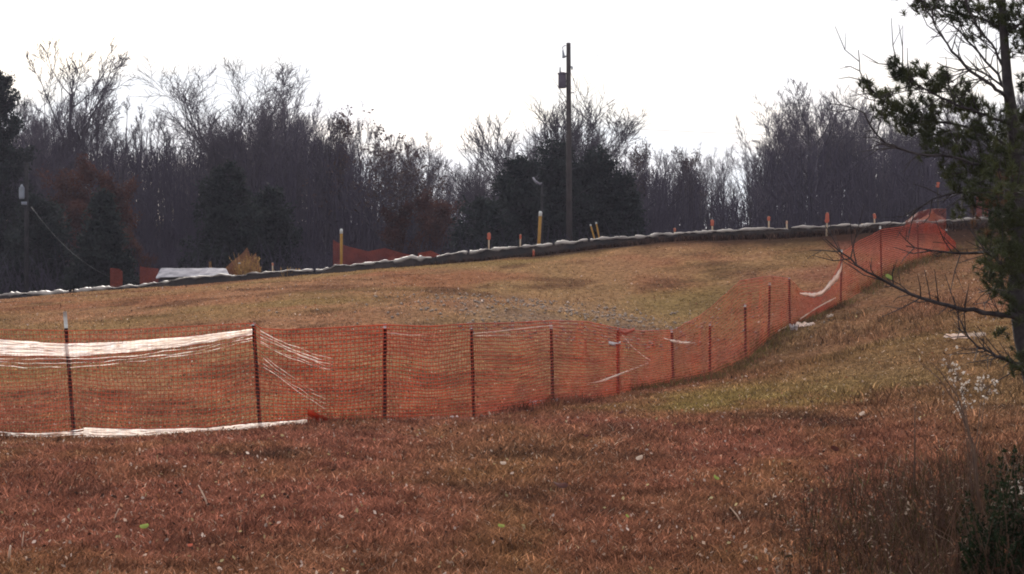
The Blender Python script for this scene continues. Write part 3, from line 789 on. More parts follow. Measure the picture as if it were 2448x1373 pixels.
ha = np.clip(0.030 + 0.05 * (fbm(pxs / 18.0, np.full(N, 8.0), 95, 3) - 0.42) * 2, 0.010, 0.07)
ha = ha * np.where(pxs < 250, 1.7, 1.0) * np.where((pxs > 940) & (pxs < 1010), 1.7, 1.0)
gap = fbm(pxs / 16.0, np.full(N, 2.0), 97)
start = 0
for i in range(1, N + 1):
    brk = i == N or gap[i] < 0.20
    if brk:
        if i - start > 3:
            P = top[start:i] - s0 + np.array([0, -0.03, 0.0])
            hem.tube(P, ha[start:i], 7)
        start = i + 1
hem.build('top_hem', M['silthem'], silt, smooth=True)
for a in range(-300, 2500, 118):
    Y = np.interp(a, cpx, cyy) + 0.05
    t_ = W(a, np.interp(a, tpx, tpy) - random.uniform(0, 3), Y); g0 = G(t_[0], Y)
    m = MB(); m.box((t_[0] - s0[0], Y - s0[1], (t_[2] + g0) / 2 - 0.15), (0.04, 0.04, t_[2] - g0 + 0.3), ry=random.uniform(-0.08, 0.08)); m.build('stake', M['wood'], silt)

# dark rank growth under the silt fence
xk = RNG.uniform(-17, 17, 9000); yk = crest_y(xk) - np.abs(RNG.normal(0, 0.25, 9000)) - 0.12
clk = np.array([0.045, 0.028, 0.022]) * RNG.lognormal(0, 0.5, 9000)[:, None]
blades(xk, yk, RNG.uniform(0.05, 0.22, 9000), np.full(9000, 0.03), RNG.uniform(0.1, 0.9, 9000), clk, 'crest_grass', 'dark rank grass along the foot of the silt fence', 'weeds')

# ------------------------------------------------------------------ orange safety fence
f0 = np.array([W(620, 1018, 23.6)[0], 23.6, 0.0])
sf = empty('safety_fence', tuple(f0), 'long orange plastic mesh fence on steel posts, dipping through the hollow and climbing the bank', 'safety fence')
NETTOP = [(-260, 790), (-120, 790), (0, 788), (165, 791), (300, 789), (450, 781), (607, 773), (625, 786), (680, 789), (760, 786), (920, 777), (1010, 781), (1130, 774), (1220, 773), (1320, 767), (1400, 770), (1477, 786), (1530, 792), (1607, 790),
          (1650, 766), (1685, 745), (1730, 705), (1767, 672), (1838, 660), (1887, 667), (1915, 697), (1960, 703), (1990, 660), (2012, 604), (2050, 577), (2107, 549), (2150, 543), (2195, 532), (2235, 537), (2260, 558), (2285, 582)]
ntx, nty = zip(*NETTOP); fpx, fpy, fyy = zip(*FENCE)
POSTS = [(155, 745, 181, 1026, 40), (606, 772, 625, 1012, 6), (920, 774, 920, 1008, 12), (1127, 779, 1134, 998, 8), (1317, 770, 1323, 968, 16), (1477, 783, 1477, 945, 6), (1606, 786, 1610, 918, 10), (1697, 774, 1697, 903, 5),
         (1781, 726, 1783, 862, 8), (1840, 676, 1837, 812, 6), (1887, 664, 1888, 775, 4), (2012, 597, 2009, 726, 6), (2104, 540, 2108, 664, 8), (2193, 530, 2196, 622, 4), (2262, 548, 2266, 600, 4), (-190, 770, -180, 1050, 10)]
PL = ['leaning rusty post with the tallest pale tip', None]
def net(px0, px1, step, J, rad, name, mat='orange', seed=1, vstep=2):
    pxs = np.array([px0]); out_ = [px0]
    # equal steps in world length along the line
    c = np.array([W(*a) for a in FENCE]); L = np.r_[0, np.cumsum(np.hypot(np.diff(c[:, 0]), np.diff(c[:, 1])))]
    la = np.interp(px0, fpx, L); lb = np.interp(px1, fpx, L)
    s = np.arange(la, lb, step); px = np.interp(s, L, fpx)
    Y = np.interp(s, L, c[:, 1]); x = np.interp(s, L, c[:, 0])
    zt = EYE - (np.interp(px, ntx, nty) - CY) / F * Y
    zb = EYE - (np.interp(px, fpx, fpy) - 4 - CY) / F * Y
    zb = np.maximum(zb, H(x, Y) + 0.0)
    I = len(s)
    tdir = np.c_[np.gradient(x), np.gradient(Y)]; tdir /= np.linalg.norm(tdir, axis=1, keepdims=True)
    nrm = np.c_[tdir[:, 1], -tdir[:, 0], np.zeros(I)]     # towards the camera
    tv = np.c_[tdir, np.zeros(I)]
    t = np.linspace(0, 1, J)
    # sag between posts: strands droop in the middle rows
    P = np.zeros((J, I, 3))
    dist = np.min(np.abs(px[:, None] - np.array([(a[0] + a[2]) / 2 for a in POSTS])[None, :]), axis=1)
    loose = np.clip(dist / 90, 0, 1)
    for j in range(J):
        fore = (fbm(s / 0.9, np.full(I, t[j] * 3.0), 200 + seed, 3) - 0.5) * 0.16 * loose + 0.04 * (fbm(s / 0.25, np.full(I, t[j] * 8), 210 + seed, 2) - 0.5)
        dz = (fbm(s / 1.3, np.full(I, t[j] * 2.5), 220 + seed, 2) - 0.5) * 0.07 * math.sin(math.pi * t[j]) - 0.05 * loose * math.sin(math.pi * t[j])
        P[j] = np.c_[x, Y, zb + (zt - zb) * t[j] + dz] + nrm * (fore + 0.02)[:, None]
    m = MB()
    rj = np.broadcast_to(np.asarray(rad(px), float), (I,))
    up = np.array([0, 0, 1.0])
    rowr = np.where((np.arange(J) == 0) | (np.arange(J) == J - 1), 1.25, 1.0)
    for j in range(J):                                             # lengthwise strands
        rr = (rj * rowr[j])[:, None]
        ring = np.stack([P[j] + nrm * rr * 0.6, P[j] + up * rr, P[j] - nrm * rr * 0.6, P[j] - up * rr], 1).reshape(-1, 3) - f0
        i = np.arange(I - 1)[:, None] * 4; k = np.arange(4)[None, :]
        m.add(ring, np.stack([i + k, i + 4 + k, i + 4 + (k + 1) % 4, i + (k + 1) % 4], -1).reshape(-1, 4))
    for i in range(0, I, vstep):                                   # cross strands
        p = P[:, i, :]; rr = rj[i] * 0.8
        ring = np.stack([p + nrm[i] * rr * 0.6, p + tv[i] * rr, p - nrm[i] * rr * 0.6, p - tv[i] * rr], 1).reshape(-1, 3) - f0
        a = np.arange(J - 1)[:, None] * 4; k = np.arange(4)[None, :]
        m.add(ring, np.stack([a + k, a + (k + 1) % 4, a + 4 + (k + 1) % 4, a + 4 + k], -1).reshape(-1, 4))
    return m.build(name, M[mat], sf, smooth=True)
n1 = net(-255, 1480, 0.03, 27, lambda p: np.interp(p, [0, 600, 700, 900, 1480], [0.0040, 0.0043, 0.0060, 0.0068, 0.0066]), 'netting', seed=1)
n2 = net(1470, 2284, 0.04, 24, lambda p: np.interp(p, [1470, 1700, 2284], [0.0064, 0.0056, 0.0046]), 'netting', seed=4)

post_objs = []
for i, (xt, yt, xb_, yb_, tip) in enumerate(POSTS):
    Yp = float(np.interp((xt + xb_) / 2, fpx, fyy)) + 0.04
    pb = W(xb_, yb_, Yp); ptp = W(xt, yt, Yp)
    pb[2] = G(pb[0], Yp) - 0.25
    d = ptp - pb; L = np.linalg.norm(d); d /= L
    tl = tip / F * Yp
    uvec = norm(np.cross(d, [0, 1, 0])); vvec = np.cross(uvec, d)
    sec = np.array([(-0.022, 0.004), (-0.022, -0.004), (-0.004, -0.004), (-0.004, -0.034), (0.004, -0.034), (0.004, -0.004), (0.022, -0.004), (0.022, 0.004)])
    def prism(m, a, bb, k=1.0):
        r0_ = np.array([pb + d * a + uvec * s[0] * k - vvec * s[1] * k for s in sec]); r1_ = np.array([pb + d * bb + uvec * s[0] * k - vvec * s[1] * k for s in sec])
        qs = [[j, (j + 1) % 8, 8 + (j + 1) % 8, 8 + j] for j in range(8)]
        qs += [[0, 1, 6, 7], [2, 3, 4, 5], [15, 14, 9, 8], [13, 12, 11, 10]]
        m.add(np.r_[r0_, r1_] - f0, qs)
    m = MB(); prism(m, 0, L - tl)
    for k_ in np.arange(0.35, L - tl - 0.03, 0.055):
        m.box(pb + d * k_ + vvec * (-0.012) - f0, (0.05, 0.02, 0.022))
    po = m.build('post', M['tpost'], sf)
    if i == 0: po['label'] = 'rusty steel post with a tall pale tip, leaning'
    m = MB(); prism(m, L - tl, L, 1.04); m.build('post_tip', M['posttip'], po)

def strip(name, pts, wid, mat, parent=sf, tilt=0.0, off=f0, seed=0, wr=0.3, label=None, thick=0.004):
    """ribbon of real thickness along a polyline; tilt 0 = upright, 90 = lying flat"""
    P = np.asarray(pts, float)
    d = np.r_[0, np.cumsum(np.linalg.norm(np.diff(P, axis=0), axis=1))]
    n = max(8, int(d[-1] / 0.03)); s = np.linspace(0, d[-1], n)
    Q = np.c_[[np.interp(s, d, P[:, k]) for k in range(3)]].T
    for _ in range(6): Q[1:-1] = (Q[:-2] + 2 * Q[1:-1] + Q[2:]) / 4
    ang = R(tilt) + wr * (fbm(s / 0.18, np.full(n, seed * 1.7), 300 + seed, 3) - 0.5) * 4
    wv = np.c_[np.zeros(n), -np.sin(ang), np.cos(ang)]
    tn = np.c_[np.zeros(n), np.cos(ang), np.sin(ang)]
    wd = np.interp(s / d[-1], np.linspace(0, 1, len(wid)), wid) if np.ndim(wid) else np.full(n, wid)
    wd = wd * (0.75 + 0.5 * fbm(s / 0.12, np.full(n, 2.0 + seed), 310 + seed, 2))
    ring = np.stack([Q - wv * wd[:, None] / 2, Q - tn * thick - 0 * wv, Q + wv * wd[:, None] / 2, Q + tn * thick], 1).reshape(-1, 3) - off
    i = np.arange(n - 1)[:, None] * 4; k = np.arange(4)[None, :]
    m = MB(); m.add(ring, np.stack([i + k, i + 4 + k, i + 4 + (k + 1) % 4, i + (k + 1) % 4], -1).reshape(-1, 4), None)
    m.f4.append(np.array([[0, 1, 2, 3], [n * 4 - 1, n * 4 - 2, n * 4 - 3, n * 4 - 4]]))
    o = m.build(name, M[mat], parent, smooth=False)
    if label: o['label'] = label
    return o

def fY(px): return float(np.interp(px, fpx, fyy))
def Pf(L_, dy=-0.05): return [W(a, b_, fY(a) + dy) for a, b_ in L_]

# bunched strands of the near net, sun glint painted in as white colour
def bundle(name, top_line, bot_line, nst, rad, mat, seed, dy=-0.06, lean=0.05, label=None, rag=7.0):
    a = np.array(top_line, float); b2 = np.array(bot_line, float)
    px = np.arange(a[0, 0], a[-1, 0], 6.0); Y = np.interp(px, fpx, fyy)
    m = MB()
    for k in range(nst):
        t = k / (nst - 1)
        py = np.interp(px, a[:, 0], a[:, 1]) * (1 - t) + np.interp(px, b2[:, 0], b2[:, 1]) * t + rag * (fbm(px / 60, np.full(len(px), k * 1.3), 400 + seed, 3) - 0.5)
        yy_ = Y + dy - lean * (1 - t) + (0.09 if lean < 0.1 else 0.03) * (fbm(px / 40, np.full(len(px), k * 1.7), 410 + seed, 2) - 0.5)
        P = np.c_[(px - CX) / F * yy_, yy_, EYE - (py - CY) / F * yy_]
        rr = rad * np.clip(0.3 + (3.2 if rag > 8 else 1.7) * (fbm(px / 26, np.full(len(px), k * 2.1), 420 + seed, 3) - (0.36 if rag > 8 else 0.22)), 0.15, 1.35) * np.clip((a[-1, 0] - px) / 40.0 + 0.1, 0, 1) ** (1.0 if rag == 13.0 else 0.0)
        # each strand is a flat translucent film; in the bands its white stands for glint
        up = np.zeros_like(P); up[:, 2] = rr; up[:, 1] = 0.35 * rr * np.sin(px / 17.0 + k)
        n_ = len(px); i_ = np.arange(n_ - 1)
        m.add(np.r_[P - up, P + up] - f0, np.c_[i_, i_ + 1, i_ + n_ + 1, i_ + n_])
    o = m.build(name, M[mat], sf, smooth=True)
    if label: o['label'] = label
    return o
bundle('top_glint_band', [(-255, 812), (0, 814), (165, 823), (300, 818), (450, 806), (606, 788)], [(-255, 846), (0, 848), (165, 852), (300, 842), (450, 825), (606, 798)], 20, 0.0070, 'glintwhite', 1, rag=3.5, lean=0.04, label='bunched strands of netting coloured white for sun glint')
bundle('glint_strands', [(-255, 856), (0, 857), (165, 860), (300, 851), (450, 835), (606, 800)], [(-255, 876), (0, 876), (165, 879), (300, 868), (450, 850), (606, 812)], 3, 0.0028, 'glintwhite', 4, rag=10.0)
bundle('base_glint_band', [(200, 1024), (350, 1030), (500, 1024), (620, 1012), (735, 1004)], [(200, 1046), (350, 1050), (500, 1044), (620, 1024), (735, 1011)], 14, 0.0070, 'glintwhite', 2, dy=-0.10, lean=0.05, rag=6.0, label='bunched netting on the ground coloured white for sun glint')
bundle('base_glint_band', [(-255, 1036), (0, 1032), (90, 1036), (215, 1026)], [(-255, 1050), (0, 1048), (90, 1048), (215, 1047)], 6, 0.0055, 'glintwhite', 3, dy=-0.10, lean=0.05, rag=9.0)
# pulled folds of the net beside the second post
bundle('net_fold', [(622, 792), (690, 822), (760, 852), (800, 862)], [(622, 822), (690, 856), (770, 884), (832, 894)], 6, 0.0038, 'ribbon', 5, rag=13.0)
bundle('net_fold', [(630, 850), (690, 895), (740, 930), (785, 945)], [(630, 880), (690, 922), (740, 955), (778, 978)], 4, 0.0036, 'ribbon', 6, rag=13.0)
strip('net_fold', Pf([(735, 985), (765, 1000), (790, 1006), (810, 1012)], -0.1), [0.10, 0.18, 0.16, 0.05], 'orange', tilt=50, seed=15, wr=0.8)
for k_, L_ in enumerate([[(925, 796), (985, 802), (1040, 799)], [(1130, 798), (1210, 790), (1320, 778)], [(1138, 803), (1220, 801)]]):
    strip('net_fold', Pf(L_, -0.06), 0.016, 'ribbon', tilt=50, seed=20 + k_)
strip('tie_ribbon', Pf([(1480, 792), (1495, 796), (1505, 792), (1517, 788)], -0.09), 0.07, 'flag', tilt=10, seed=25)
strip('tie_ribbon', Pf([(1455, 820), (1470, 824), (1484, 820)], -0.09), 0.06, 'scrap', tilt=10, seed=26)
strip('net_fold', Pf([(1486, 800), (1510, 828), (1535, 850), (1555, 862)], -0.08), 0.03, 'ribbon', tilt=30, seed=27)
strip('net_fold', Pf([(1403, 920), (1440, 911), (1480, 896), (1520, 880), (1550, 868)], -0.1), [0.02, 0.06, 0.05, 0.03, 0.03], 'ribbon', tilt=40, seed=28)
strip('net_fold', Pf([(1585, 808), (1605, 815), (1630, 820), (1662, 820)], -0.1), [0.02, 0.06, 0.07, 0.02], 'ribbon', tilt=30, seed=29)
strip('net_fold', Pf([(1912, 764), (1950, 738), (1998, 712)], -0.1), 0.05, 'ribbon', tilt=40, seed=30)
strip('net_fold', Pf([(1860, 792), (1890, 778)], -0.1), 0.05, 'ribbon', tilt=40, seed=31)
strip('loose_hem', Pf([(2014, 600), (2012, 640), (2003, 660), (1985, 680), (1966, 701), (1945, 707), (1912, 702)], -0.12), [0.04, 0.20, 0.22, 0.13, 0.12, 0.11, 0.04], 'ribbon', tilt=15, seed=32, wr=0.35, label='pale torn hem hanging in a curve')

# ------------------------------------------------------------------ scraps, leaves and stalks on the ground
def scrap(px, py, Y, wpx, hpx, label, mat='scrap', name='plastic_scrap', cat='litter', group='litter along the fence', seed=0):
    Y = Y; c = W(px, py, Y); gz_ = G(c[0], Y); c[2] = max(c[2], gz_ + 0.02)
    rs = np.random.RandomState(seed + int(px))
    n, k = 7, 4
    wdt = wpx / F * Y; ht = hpx / F * Y
    gx, gy = np.meshgrid(np.linspace(-0.5, 0.5, n), np.linspace(-0.5, 0.5, k))
    V = np.stack([gx * wdt * rs.uniform(0.8, 1.15, gx.shape), rs.normal(0, ht * 0.35, gx.shape) + gy * ht * 0.6, gy * ht * rs.uniform(0.7, 1.3, gx.shape) + rs.normal(0, ht * 0.18, gx.shape)], -1).reshape(-1, 3)
    V2 = V + np.array([0, 0.004, 0.002])
    iq = (np.arange(k - 1)[:, None] * n + np.arange(n - 1)[None, :]).ravel()
    q = np.c_[iq, iq + 1, iq + n + 1, iq + n]
    m = MB(); m.add(np.r_[V, V2], np.r_[q, q[:, ::-1] + n * k])
    o = m.build(name, M[mat])
    o.location = tuple(c)
    return setp(o, label, cat, group)
scrap(1285, 973, 28.0, 40, 13, 'crumpled pale plastic at the foot of the fence, widest of the litter')
scrap(1325, 970, 28.2, 16, 17, 'small lilac plastic scrap touching a post foot')
scrap(1355, 973, 28.3, 22, 6, 'flat tan scrap in the grass beside the lilac scrap', 'paleleaf')
scrap(855, 1011, 24.1, 34, 7, 'flat whitish scrap under the fence before the third post')
scrap(930, 1008, 24.5, 40, 6, 'thin grey scrap wrapped round a post foot')
scrap(995, 1008, 24.8, 26, 7, 'pale scrap between two middle posts, nearer the thin grey one')
scrap(1060, 1006, 25.3, 34, 8, 'pinkish scrap under the net between two middle posts', 'ribbon')
scrap(1085, 1000, 25.5, 20, 8, 'lilac scrap just beside the pinkish scrap')
scrap(1122, 1002, 25.9, 22, 6, 'narrow pale scrap at the fourth post\'s foot')
scrap(1175, 1000, 26.3, 14, 9, 'small round pale scrap alone past the fourth post', 'paleleaf')
scrap(1925, 778, 42.6, 44, 14, 'pale bunched plastic at the fence foot half way up the bank', 'ribbon')
scrap(1898, 786, 42.2, 20, 18, 'grey wad of plastic beside the bunched plastic on the bank')
scrap(1985, 757, 43.8, 16, 8, 'yellowish scrap higher on the bank by the fence', 'paleleaf')
scrap(2290, 805, 30, 60, 9, 'long pinkish scrap on the bank seen past the pine branches', 'ribbon')
scrap(2335, 800, 30.5, 50, 8, 'tan scrap on the bank close to the pine trunk', 'paleleaf')

def on_ground(px, py):
    """distance at which the photo pixel meets the ground"""
    Ys = np.linspace(8.5, 60, 1200); zr = EYE - (py - CY) / F * Ys
    d = zr - H((px - CX) / F * Ys, Ys, False)
    i = np.where(d < 0.02)[0]
    return float(Ys[i[0]]) if len(i) else 60.0
def leaf(px, py, size, label, mat, name='fallen_leaf', cat='leaf', upright=0.6, seed=0):
    Y = on_ground(px, py); x_ = (px - CX) / F * Y
    s = size / F * Y / 2
    rs = np.random.RandomState(seed + int(px))
    a = np.linspace(0, 2 * math.pi, 10, endpoint=False)
    ring = np.c_[np.cos(a) * s, np.sin(a) * s * 0.62 * (1 + 0.2 * np.cos(2 * a)), 0.35 * s * np.cos(a) ** 2]
    ctr = np.array([[0, 0, 0.0]])
    V = np.r_[ring, ctr, ctr + [0, 0, -0.004], ring - [0, 0, 0.003]]
    t = [[i, (i + 1) % 10, 10] for i in range(10)] + [[12 + (i + 1) % 10, 12 + i, 11] for i in range(10)]
    m = MB(); m.add(V, t=t); o = m.build(name, M[mat])
    o.location = (x_, Y, G(x_, Y) + 0.05 + s * 0.5)
    o.rotation_euler = (upright * 1.5, rs.uniform(-0.7, 0.7), rs.uniform(-0.6, 0.6))
    return setp(o, label, cat, 'leaves and chips lying on the grass')
leaf(345, 1268, 22, 'bright yellow-green leaf standing in the near brown grass', 'lime')
leaf(1202, 1130, 17, 'pinkish pale leaf lying in the red-brown grass', 'paleleaf')
leaf(1530, 1113, 20, 'large upright cream leaf on the near slope', 'paleleaf', upright=0.9)
leaf(1712, 1160, 16, 'pale lime leaf beyond the cream leaf', 'lime')
leaf(1198, 1279, 17, 'whitish lime leaf beside a dark hole in the grass', 'lime')
leaf(1500, 1256, 10, 'tiny yellow leaf in the near grass', 'lime')
leaf(2126, 672, 20, 'bright lime leaf high on the bank under the fence', 'lime', upright=0.8)
leaf(1338, 1181, 42, 'dark red bark chip in the near grass', 'redleaf', name='bark_chip', cat='bark chip', upright=0.35)
leaf(1402, 1057, 14, 'black clod on the slope below the fence', 'redleaf', name='clod', cat='clod', upright=0.5)
leaf(1485, 993, 14, 'dark clod in the green strip close to the fence', 'redleaf', name='clod', cat='clod', upright=0.5)
leaf(2060, 998, 16, 'pale leaf on the green strip before the weeds', 'paleleaf')
leaf(1997, 1080, 22, 'black upright leaf in front of the tall weeds', 'redleaf', upright=0.9)
leaf(455, 1310, 14, 'small orange-pink leaf in the nearest grass', 'flag')
leaf(815, 1253, 14, 'cream leaf in the nearest grass past the yellow-green one', 'paleleaf')
def stalk(a, b_, label, mat='paleleaf', r=0.004):
    Y = on_ground(*b_); P0 = W(*b_, Y); P1 = W(*a, Y - 0.05)
    P0[2] = G(P0[0], Y) - 0.01
    m = MB(); m.tube([P0, (P0 + P1) / 2 + [0, 0, 0.012], P1], [r, r, r * 0.6], 5)
    return setp(m.build('dry_stalk', M[mat]), label, 'stalk', 'dry stalks sticking out of the grass')
stalk((474, 1160), (500, 1214), 'pinkish dry stalk with a pale head in the near grass', r=0.006)
stalk((284, 1217), (270, 1238), 'short cream stalk leaning in the near grass')
stalk((25, 1305), (20, 1346), 'thick pale stalk at the photo\'s lower left corner', r=0.008)
stalk((57, 1272), (52, 1300), 'thin pale stalk behind the thick one')
stalk((1745, 1212), (1778, 1256), 'long pale stalk leaning before the weeds', r=0.005)

# ------------------------------------------------------------------ things along the crest
def cy_(px): return float(np.interp(px, cpx, cyy))
def marker(px, top_, bot_, Y, wpx, label, lean=0.0, cap=12):
    b0 = W(px, bot_, Y); g0 = G(b0[0], Y); zt = W(px, top_, Y)[2]
    h = zt - g0
    o = empty('marker_post', (b0[0], Y, g0), label, 'marker post', 'yellow marker posts at the crest')
    o.rotation_euler = (0, lean, 0)
    r = wpx / F * Y / 2; hc = cap / F * Y
    m = MB(); m.tube([(0, 0, -0.2), (0, 0, h - hc)], r, 10); m.build('post', M['yellow'], o)
    m = MB(); m.tube([(0, 0, h - hc), (0, 0, h - hc * 0.3), (0, 0, h)], [r * 1.12, r * 1.12, r * 0.6], 10); m.build('cap', M['posttip'], o)
    return o
marker(816, 547, 634, 63.5, 7, 'yellow marker post with a white cap beside sagging orange net')
marker(1286, 505, 588, 62.0, 8, 'tallest yellow marker post, in front of the cedars', lean=0.05)
marker(1434, 533, 572, 62.0, 4, 'thin leaning yellow marker, first of a close pair', lean=-0.28, cap=5)
marker(1444, 529, 572, 63.0, 4, 'thin leaning yellow marker, second of a close pair', lean=-0.2, cap=5)
marker(572, 628, 662, 63.2, 5, 'short yellow marker inside the crumpled tan net', cap=3)

def survey(px, top_, label, Y=None, flagpx=8, flagh=18, stick=True, below=None):
    Y = Y or cy_(px) + 1.2
    p = W(px, top_, Y); g0 = G(p[0], Y); h = p[2] - g0
    o = empty('survey_stake', (p[0], Y, g0), label, 'survey stake', 'flagged survey stakes along the crest')
    o.rotation_euler = (0, random.uniform(-0.04, 0.04), random.uniform(-0.4, 0.4))
    m = MB(); m.box((0, 0, h / 2 - 0.15), (0.045, 0.03, h + 0.3)); m.build('stake', M['wood' if px != 2243 else 'pole'], o)
    s = flagpx / F * Y; hh_ = flagh / F * Y
    m = MB(); rs = np.random.RandomState(int(px))
    a = np.linspace(0, 2 * math.pi, 8, endpoint=False)
    rings = [np.c_[np.cos(a) * s * f_ * rs.uniform(0.6, 1.1, 8), np.sin(a) * s * 0.5 * f_, np.full(8, h - hh_ * t_)] for t_, f_ in ((0.02, 0.25), (0.2, 0.55), (0.5, 0.5), (0.8, 0.6), (1.0, 0.3))]
    q = [[r__ * 8 + j, r__ * 8 + (j + 1) % 8, r__ * 8 + 8 + (j + 1) % 8, r__ * 8 + 8 + j] for r__ in range(4) for j in range(8)]
    m.add(np.concatenate(rings), q); m.build('flag', M['flag'], o)
    return o
survey(1168, 556, 'stake with pink-orange ribbon, next along from the marker before the cedars')
survey(1243, 560, 'stake with a tiny ribbon between the ribbon stake and tallest marker', flagpx=6, flagh=13)
survey(1276, 596, 'short stake flagged low in front of the silt fence below the tallest marker', Y=cy_(1276) - 0.5, flagpx=6, flagh=20)
survey(1391, 572, 'ribbon knot peeping just over the silt fence past the tallest marker', flagpx=10, flagh=14)
survey(1612, 545, 'low orange ribbon stake in the plain stretch of silt fence', flagpx=6, flagh=10)
survey(1704, 525, 'stake with a dark orange ribbon and white foot past the plain stretch', flagpx=9, flagh=16)
survey(1838, 517, 'small orange flag just above the crest before the tall wood', flagpx=7, flagh=12)
survey(1882, 528, 'faint orange flag next to the small orange flag', flagpx=5, flagh=8)
survey(1976, 508, 'tallest survey stake, white wood with an orange flag, in front of the silt fence', Y=cy_(1976) - 0.6, flagpx=10, flagh=26)
survey(2091, 510, 'orange flag above the crest nearest the climbing net', flagpx=7, flagh=14)
survey(2243, 435, 'orange flag on a high stake among the pine twigs', Y=60, flagpx=8, flagh=14)
survey(652, 628, 'pale stake beyond the tan net at the left of the crest', flagpx=5, flagh=8)

def small_net(name, pts_top, pts_bot, Y, label, mat='orangedull', depth=0.0, seed=0):
    """a piece of netting between a top line and a bottom line"""
    a = np.array(pts_top, float); bq = np.array(pts_bot, float)
    I = max(12, int((a[-1, 0] - a[0, 0]) / 1.2)); px = np.linspace(a[0, 0], a[-1, 0], I); J = 14
    o0 = W(px[0], np.interp(px[0], bq[:, 0], bq[:, 1]), Y)
    P = np.zeros((J, I, 3))
    for j in range(J):
        t = j / (J - 1)
        py = np.interp(px, a[:, 0], a[:, 1]) * t + np.interp(px, bq[:, 0], bq[:, 1]) * (1 - t)
        yv = Y + depth * (fbm(px / 14.0, np.full(I, t * 3), 500 + seed, 3) - 0.5) * 2
        P[j] = np.c_[(px - CX) / F * yv, yv, EYE - (py - CY) / F * yv]
    gz_ = H(P[0, :, 0], P[0, :, 1])
    P[0, :, 2] = np.minimum(P[0, :, 2], gz_ + 0.02)
    P -= o0
    m = MB(); rr = 0.0065
    up = np.array([0, 0, 1.0]); ex = np.array([1.0, 0, 0]); ey = np.array([0, 1.0, 0])
    for j in range(J):
        ring = np.stack([P[j] - ey * rr * 0.5, P[j] + up * rr, P[j] + ey * rr * 0.5, P[j] - up * rr], 1).reshape(-1, 3)
        i = np.arange(I - 1)[:, None] * 4; k = np.arange(4)[None, :]
        m.add(ring, np.stack([i + k, i + 4 + k, i + 4 + (k + 1) % 4, i + (k + 1) % 4], -1).reshape(-1, 4))
    for i in range(0, I, 2):
        p = P[:, i]
        ring = np.stack([p - ey * rr * 0.5, p + ex * rr, p + ey * rr * 0.5, p - ex * rr], 1).reshape(-1, 3)
        a_ = np.arange(J - 1)[:, None] * 4; k = np.arange(4)[None, :]
        m.add(ring, np.stack([a_ + k, a_ + (k + 1) % 4, a_ + 4 + (k + 1) % 4, a_ + 4 + k], -1).reshape(-1, 4))
    o = m.build(name, M[mat]); o.location = tuple(o0)
    return setp(o, label, 'safety net', 'pieces of orange net beyond the crest')
small_net('orange_net', [(797, 574), (805, 580), (830, 590), (880, 602), (920, 594), (960, 606), (1000, 614)], [(797, 640), (1000, 624)], 64.5, 'sagging orange net hung beside the white-capped marker', depth=0.1, seed=1)
small_net('orange_net', [(1000, 606), (1030, 600), (1055, 612)], [(1000, 622), (1055, 615)], 64.5, 'low hump of orange net just along from the sagging one', depth=0.1, seed=2)
small_net('orange_net', [(264, 642), (285, 644), (293, 650)], [(264, 688), (293, 684)], 66, 'narrow orange net panel, nearest the dark conical cedar', depth=0.1, seed=3)
small_net('orange_net', [(335, 638), (350, 641), (378, 643)], [(335, 680), (378, 676)], 65.5, 'orange net panel touching the white panel', depth=0.1, seed=4)
small_net('orange_net', [(540, 640), (560, 622), (580, 606), (591, 592), (600, 616), (612, 606), (620, 634)], [(540, 660), (620, 654)], 64, 'crumpled peaked tan-orange net around the short marker', mat='tannet', depth=0.3, seed=5)
small_net('orange_net', [(2335, 470), (2350, 455), (2362, 470)], [(2335, 520), (2362, 515)], 58, 'scrap of orange net beside the white bar behind the pine', depth=0.2, seed=6)
small_net('orange_net', [(2165, 528), (2195, 508), (2225, 500), (2262, 500)], [(2165, 545), (2262, 540)], 55.2, 'bunched orange net where the fence meets the crest', depth=0.3, seed=7)

def dry_plant(px, top_, bot_, Y, wpx, n, label):
    b0 = W(px, bot_, Y); g0 = G(b0[0], Y); h = W(px, top_, Y)[2] - g0; wd = wpx / F * Y / 2
    m = MB(); rs = np.random.RandomState(int(px))
    for _ in range(n):
        e = np.array([rs.normal(0, wd * 0.6), rs.normal(0, wd * 0.5), h * rs.uniform(0.45, 1.0)])
        p0 = np.array([rs.normal(0, wd * 0.35), rs.normal(0, wd * 0.3), -0.05])
        m.tube([p0, (p0 + e) / 2 + [e[0] * 0.1, 0, h * 0.06], e], [0.010, 0.009, 0.004], 4, cap=False)
        for __ in range(3):
            q = p0 + (e - p0) * rs.uniform(0.4, 1.0); V, k_ = leaf_quads(q[None, :], 0.035, 2, 0.02, rs.randint(9999)); m.add(V, k_)
    o = m.build('dry_plant', M['dryplant']); o.location = (b0[0], Y, g0)
    return setp(o, label, 'plant', 'dry plants on the crest')
dry_plant(588, 600, 655, 62.9, 60, 46, 'tall tan dry plant beside the white panel, largest on the crest')
dry_plant(613, 612, 652, 62.8, 26, 20, 'narrow tan dry plant just past the largest one')
dry_plant(505, 622, 650, 64.6, 18, 14, 'small straw plant rising behind the white panel')
dry_plant(690, 635, 658, 62.4, 50, 22, 'low straw clump on the silt fence before the white-capped marker')

